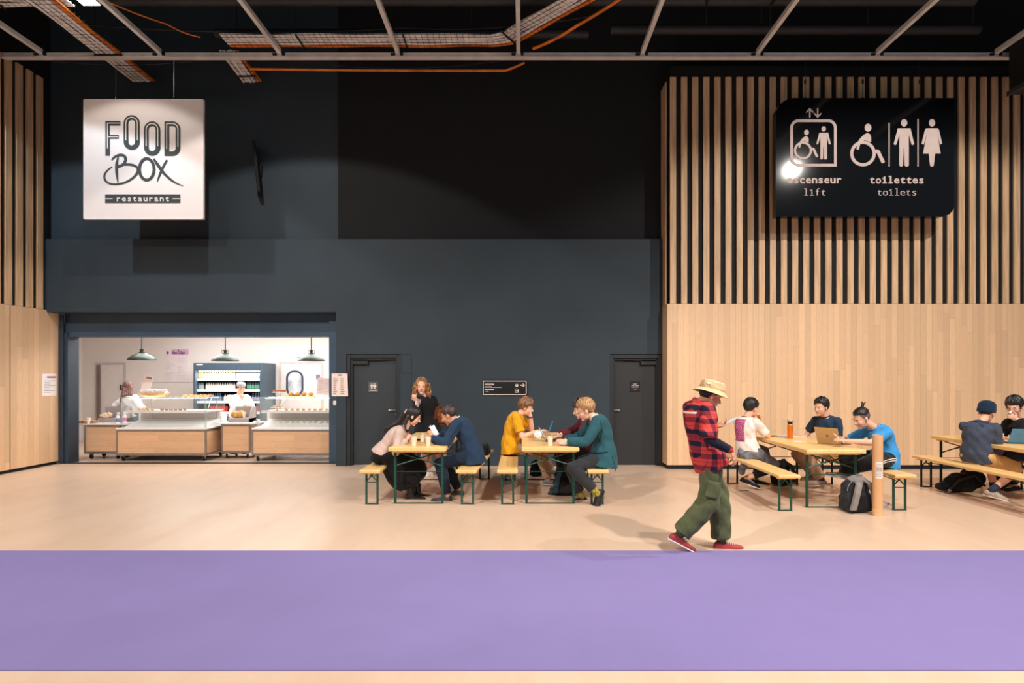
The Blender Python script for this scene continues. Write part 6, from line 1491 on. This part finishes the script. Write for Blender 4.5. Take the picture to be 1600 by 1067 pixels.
# --- 9 navy polo
Yn = 9.55
p = Person('person in a navy polo shirt smiling towards the left behind the silver laptop', (4.86, Yn), SK2, 1.06)
p.pose(V(4.87, Yn, ZB+.115), at(1290, 651, Yn-.02), at(1283.5, 637, Yn-.06), (205, -6), 192, 212, .03,
    hands={'L': (at(1293, 690, Yn-.28), at(1316, 700, Yn-.1)), 'R': (at(1259, 681, Yn+.12), at(1262, 678, Yn+.5))},
    feet={'L': (at(1284, 749, 9.5), 200), 'R': (at(1272, 741, 9.85), 190)}, knees={'L': at(1240, 712, 9.5), 'R': at(1240, 706, 9.8)},
    handargs={'L': dict(curl=.5, dir=V(-1, .3, 0)), 'R': dict(curl=.4, dir=V(-1, -.2, -.1))})
p.browm = HB; p.body(); p.hair(HB, 'short', .75, .70, 51, 2.0)
tp = p.top('polo_shirt', fab('polo_navy', (40, 62, 86)), .72, .014, -.12, .012, .004, collar=(fab('polo_navy2', (34, 54, 76)), .024)); p.lanyard(M_lany, .26); patch_on(p, tp, mat('patch_white', (232, 232, 236), .7), 'chest_emblem', (.66, .69), .05, True, 3, 2, lat_off=.09)
p.trousers(fab('trousers_khaki_pale', (192, 158, 128)), 1.88, .016, .022, .006); p.shoes(mat('shoe_taupe', (150, 132, 122), .8), mat('sole_taupe', (190, 180, 170), .7), M_lace, sock=mat('sock_dark', (60, 50, 52), .8))
# --- 10 blue t-shirt, top knot
Yu = 8.42
p = Person('person in a bright blue t-shirt with a top knot typing on the silver laptop', (4.92, Yu), SK2, 1.1)
p.pose(V(at(1382, 0, Yu).x, Yu, ZB+.12), at(1366, 668, Yu), at(1346.5, 654, Yu-.02), (190, -24), 180, 190, .12,
    hands={'L': (at(1324, 689, Yu-.2), at(1368, 702, Yu-.4)), 'R': (at(1318, 684, Yu+.2), at(1335, 690, Yu+.6))},
    feet={'L': (at(1316, 737, 8.35), 190, 12), 'R': (at(1343, 765, 8.75), 185)}, knees={'L': at(1335, 716, 7.2)+V(0, 0, .0), 'R': at(1330, 715, 8.8)+V(0, 0, .1)},
    handargs={'L': dict(curl=.45, dir=V(-1, .15, .2), n=V(.1, .3, -1)), 'R': dict(curl=.4, dir=V(-1, -.1, .1))})
p.browm = HB
p.body()
def ext(b, T, k):
    b.cap(T((-.06, 0, .12)), T((-.078, 0, .142)), .018*k, .017*k, 10); b.cap(T((-.078, 0, .142)), T((-.085, .0, .185)), .017*k, .006*k, 8); b.cap(T((-.08, 0, .145)), T((-.12, .012, .165)), .014*k, .005*k, 8)
p.hair(HB, 'shaved', .5, .74, 61, .9, ext)
b = MB(); b.rings(hair_cap(p.hd, p.R, p.hk, 'short', .12, .62, 62, .2)); b.build('shaved_sides', mat('stubble_grey', (96, 82, 76), .8, var=.1), p.root, True)
tp = p.top('t_shirt', fab('tshirt_blue', (62, 150, 214)), .78, .016, -.2, .014, .006, flare=.06, collar=(fab('tshirt_blue2', (52, 134, 200)), .012)); p.lanyard(M_lany, .26); patch_on(p, tp, mat('print_pale', (220, 236, 244), .8, var=.3, nscale=60), 'chest_print', (.45, .56), .2, True, 6, 4)
tr = p.trousers(fab('track_pants_black', (26, 26, 30)), 1.9, .016, .014, .005)
for dx_ in (0, 3): strip(p, tr, [(1392, 714+dx_), (1370, 712+dx_), (1350, 713+dx_), (1342, 716+dx_)], Yu, .010, M_sole, 'side_stripe')
b = MB()
for dz in ():
    a_, e_, w_ = p.hip['L'], p.kn['L'], p.an['L']; b.tube([a_+V(.0, -.06+dz, .113), a_.lerp(e_, .5)+V(-.01, -.02+dz, .108), e_+V(-.01, dz, .088), e_.lerp(w_, .35)+V(-.02, .0+dz, .088), e_.lerp(w_, .8)+V(-.02, dz, .066)], .006, 5)

p.shoes(mat('shoe_grey_plaid', (158, 148, 146), .8, var=.25, nscale=50), M_sole, sock=mat('sock_dark', (60, 50, 52), .8))
r = thing('pen', 'pale pen held over the keyboard by the blue t-shirt person', 'pen', at(1307, 683, Yu-.15)); MB().tube([(-.04, 0, .05), (.03, 0, -.01)], .006, 6).build('barrel', M_sole, r)
# --- 11 beanie and hoodie
Yh = 8.75
p = Person('person in a dark blue hoodie and navy beanie at the rightmost table, seen from behind', (6.42, Yh), SK2, 1.1)
p.pose(V(at(1526, 0, Yh).x, Yh, ZB+.12), at(1533, 661, Yh), at(1541.5, 644.5, Yh+.05), (28, -16), 30, 36, .09,
    hands={'R': (at(1562, 689, Yh+.05), at(1556, 712, Yh-.25)), 'L': (at(1575, 688, Yh+.35), at(1566, 725, Yh+.5))},
    feet={'R': (at(1549, 766.5, 8.62), -28, -12), 'L': (at(1553, 764, 8.98), -15)}, knees={'R': at(1594, 735, 8.6)+V(.2, 0, 0), 'L': at(1575, 735, 9.2)},
    handargs={'R': dict(curl=.4, dir=V(1, .2, 0)), 'L': dict(curl=.4, dir=V(1, -.2, 0))})
p.browm = HB; p.body(); p.hair(HB, 'short', .3, .2, 71, .1)
T = lambda q: p.hd+p.R @ (Vector(q)*p.hk); M_bn = fab('beanie_navy', (22, 42, 62)); b = MB(); R_ = []; n = 40; BR = p.R
for rr_, z in ((.094, .000), (.104, .003), (.107, .045), (.101, .049), (.103, .080), (.095, .112), (.068, .140), (.03, .152), (.002, .154)):
    R_.append([p.hd+BR @ (V((rr_*1.08+.0018*math.cos(j*PI))*math.cos(2*PI*j/n)-.010, rr_*.90*math.sin(2*PI*j/n), z+.10*rr_*math.cos(2*PI*j/n))*p.hk) for j in range(n)])
b.rings(R_); bn = b.build('beanie', M_bn, p.root, True)
M_hd = fab('hoodie_slate', (66, 74, 92), .2, .06, 5); p.top('hoodie', M_hd, 1.86, .020, -.14, .010, .007)
b = MB(); up = (p.hd-p.nk).normalized(); c = p.nk-p.sf*.05; b.ell(c, (.085, .115, .05), Matrix.Rotation(math.radians(36), 3, 'Z') @ Matrix.Rotation(.3, 3, 'Y')); b.ell(c-p.sf*.05-V(0, 0, .04), (.07, .10, .05), Matrix.Rotation(math.radians(36), 3, 'Z')); p.part('hood', b, fab('hoodie_slate_dark', (52, 60, 78)), .011, 3, .008, 22)
p.trousers(fab('shorts_tan', (216, 172, 108)), .93, .018, .02, .006, 'shorts'); p.shoes(mat('shoe_beige', (196, 180, 164), .8, var=.12, nscale=20), M_sole, M_lace, sock=mat('sock_navy', (40, 52, 74), .8))
# --- 12 black hoodie eating
Ye = 9.15
p = Person('person in a black hoodie and glasses holding food to the mouth at the far right', (at(1597, 0, Ye).x, Ye), SK1, 1.1)
p.pose(V(7.58, Ye, ZB+.115), at(1596, 656, Ye), at(1585, 636, Ye-.05), (214, -16), 188, 206, .06,
    hands={'L': (at(1589, 655, Ye-.16), at(1606, 684, Ye-.35)), 'R': (at(1560, 683, Ye+.05), at(1566, 676, Ye+.35))},
    feet={'L': (at(1585, 758, 9.05), 195), 'R': (at(1576, 756, 9.35), 190)}, knees={'L': at(1560, 700, 9.0), 'R': at(1556, 700, 9.3)},
    handargs={'L': dict(curl=.9, dir=V(-.85, 0, .45), n=V(-.2, .9, .3)), 'R': dict(curl=.5, dir=V(-1, -.3, -.1))})
p.browm = HB; p.body(); p.hair(HB, 'bob', 1.1, .46, 81, 1.3); p.glasses(mat('glasses_brown', (90, 50, 40), .3)); p.top('hoodie', fab('hoodie_black', (26, 27, 31)), 1.88, .028, -.14, .012, .006, collar=(fab('hoodie_black2', (34, 35, 40)), .03)); p.lanyard(fab('drawstring_grey', (196, 196, 202)), .3)
p.trousers(fab('trousers_dark_navy', (30, 38, 56)), 1.9, .014, .012); p.shoes(mat('canvas_black', (28, 28, 32), .8), M_sole, M_lace)
r = thing('snack', 'small white wrapped snack held at the mouth of the black hoodie person', 'snack', at(1578.5, 644.5, Ye-.16)); MB().ell((0, 0, 0), (.022, .02, .02), None, 10, 8).build('wrapper', M_sole, r, True)
# --- 13 kitchen woman, seen from behind
Yc = 13.35
p = Person('kitchen worker with long brown hair and white top bending behind the left display', (at(206, 0, Yc).x, Yc), SK1, 1.0, .010); p.female = True
p.pose(V(at(206, 0, Yc).x, Yc+.05, .92), at(203, 617, Yc), at(199.5, 606.5, Yc), (118, -14), 70, 70, .05,
    hands={'R': (at(226, 637, Yc+.15), at(222, 640, Yc-.1)), 'L': (at(196, 640, Yc+.3), at(186, 640, Yc+.2))},
    feet={'R': (V(at(206, 0, Yc).x+.12, Yc, .09), 80), 'L': (V(at(206, 0, Yc).x-.12, Yc+.05, .09), 90)}, knees={'R': V(at(206, 0, Yc).x+.1, Yc+.6, .5), 'L': V(at(206, 0, Yc).x-.1, Yc+.6, .5)})
p.browm = HD; p.body()
def ext(b, T, k):
    for i in range(5): b.cap(T((-.07, -.06+.03*i, .02)), T((-.09, -.07+.035*i, -.16)), .034*k, .03*k, 8)
    b.cap(T((-.05, .08, -.1)), T((-.03, .12, -.3)), .03*k, .014*k, 8)
HBk = hairm('kitchen_brown', (120, 84, 76), (176, 140, 128)); p.hair(HBk, 'long', 1.2, .6, 91, 1., ext)
b = MB(); b.tube([p.hd+p.R @ (V(.0, .09*math.cos(a), .02+.105*math.sin(a))*p.hk) for a in [i*PI/10 for i in range(11)]], .008, 5); b.build('hair_band', M_phone, p.root, True)
p.top('white_top', mat('chef_white', (248, 244, 242), .8, var=.02), .95, .026, -.1, .02, .006); p.trousers(fab('apron_slate', (104, 120, 138)), 1.9, .03, .03, .004, 'apron'); p.shoes(mat('shoe_black', (26, 26, 30), .6), M_solek)
# --- 14 kitchen cook
Yg = 13.75
p = Person('cook in a white jacket and cap, one hand at the chin, before the drinks fridge', (at(374, 0, Yg).x, Yg), SK1, 1.0, .010)
p.pose(V(at(373, 0, Yg).x, Yg, .84), at(373, 618, Yg), at(376.5, 607, Yg-.04), (-50, -14), -55, -60, .02,
    hands={'L': (at(378.5, 623, Yg-.2), at(396, 640, Yg-.1)), 'R': (at(382, 634, Yg-.3), at(358, 640, Yg-.1))},
    feet={'R': (V(at(373, 0, Yg).x-.1, Yg, .09), -70), 'L': (V(at(373, 0, Yg).x+.12, Yg, .09), -60)}, knees={'R': V(at(373, 0, Yg).x-.1, Yg-.6, .5), 'L': V(at(373, 0, Yg).x+.1, Yg-.6, .5)},
    handargs={'L': dict(curl=1.0, dir=V(-.3, 0, 1), n=V(0, 1, 0))})
p.browm = HD; p.body(); p.hair(HD, 'short', .5, .5, 95, .3)
b = MB(); R_ = [[p.hd+p.R @ (V(rr_*1.15*math.cos(2*PI*j/24)-.01, rr_*.92*math.sin(2*PI*j/24), z)*p.hk) for j in range(24)] for rr_, z in ((.092, .055), (.096, .058), (.096, .10), (.08, .125), (.002, .135))]; b.rings(R_); b.build('cap', mat('cap_grey', (176, 168, 172), .8), p.root, True)
p.top('chef_jacket', mat('chef_white', (248, 244, 242), .8, var=.02), 1.85, .04, -.1, .02, .006, collar=(mat('chef_white', (248, 244, 242), .8), .03)); p.trousers(fab('trousers_black', (30, 30, 34)), 1.9, .014, .012); p.shoes(mat('shoe_black', (26, 26, 30), .6), M_solek)
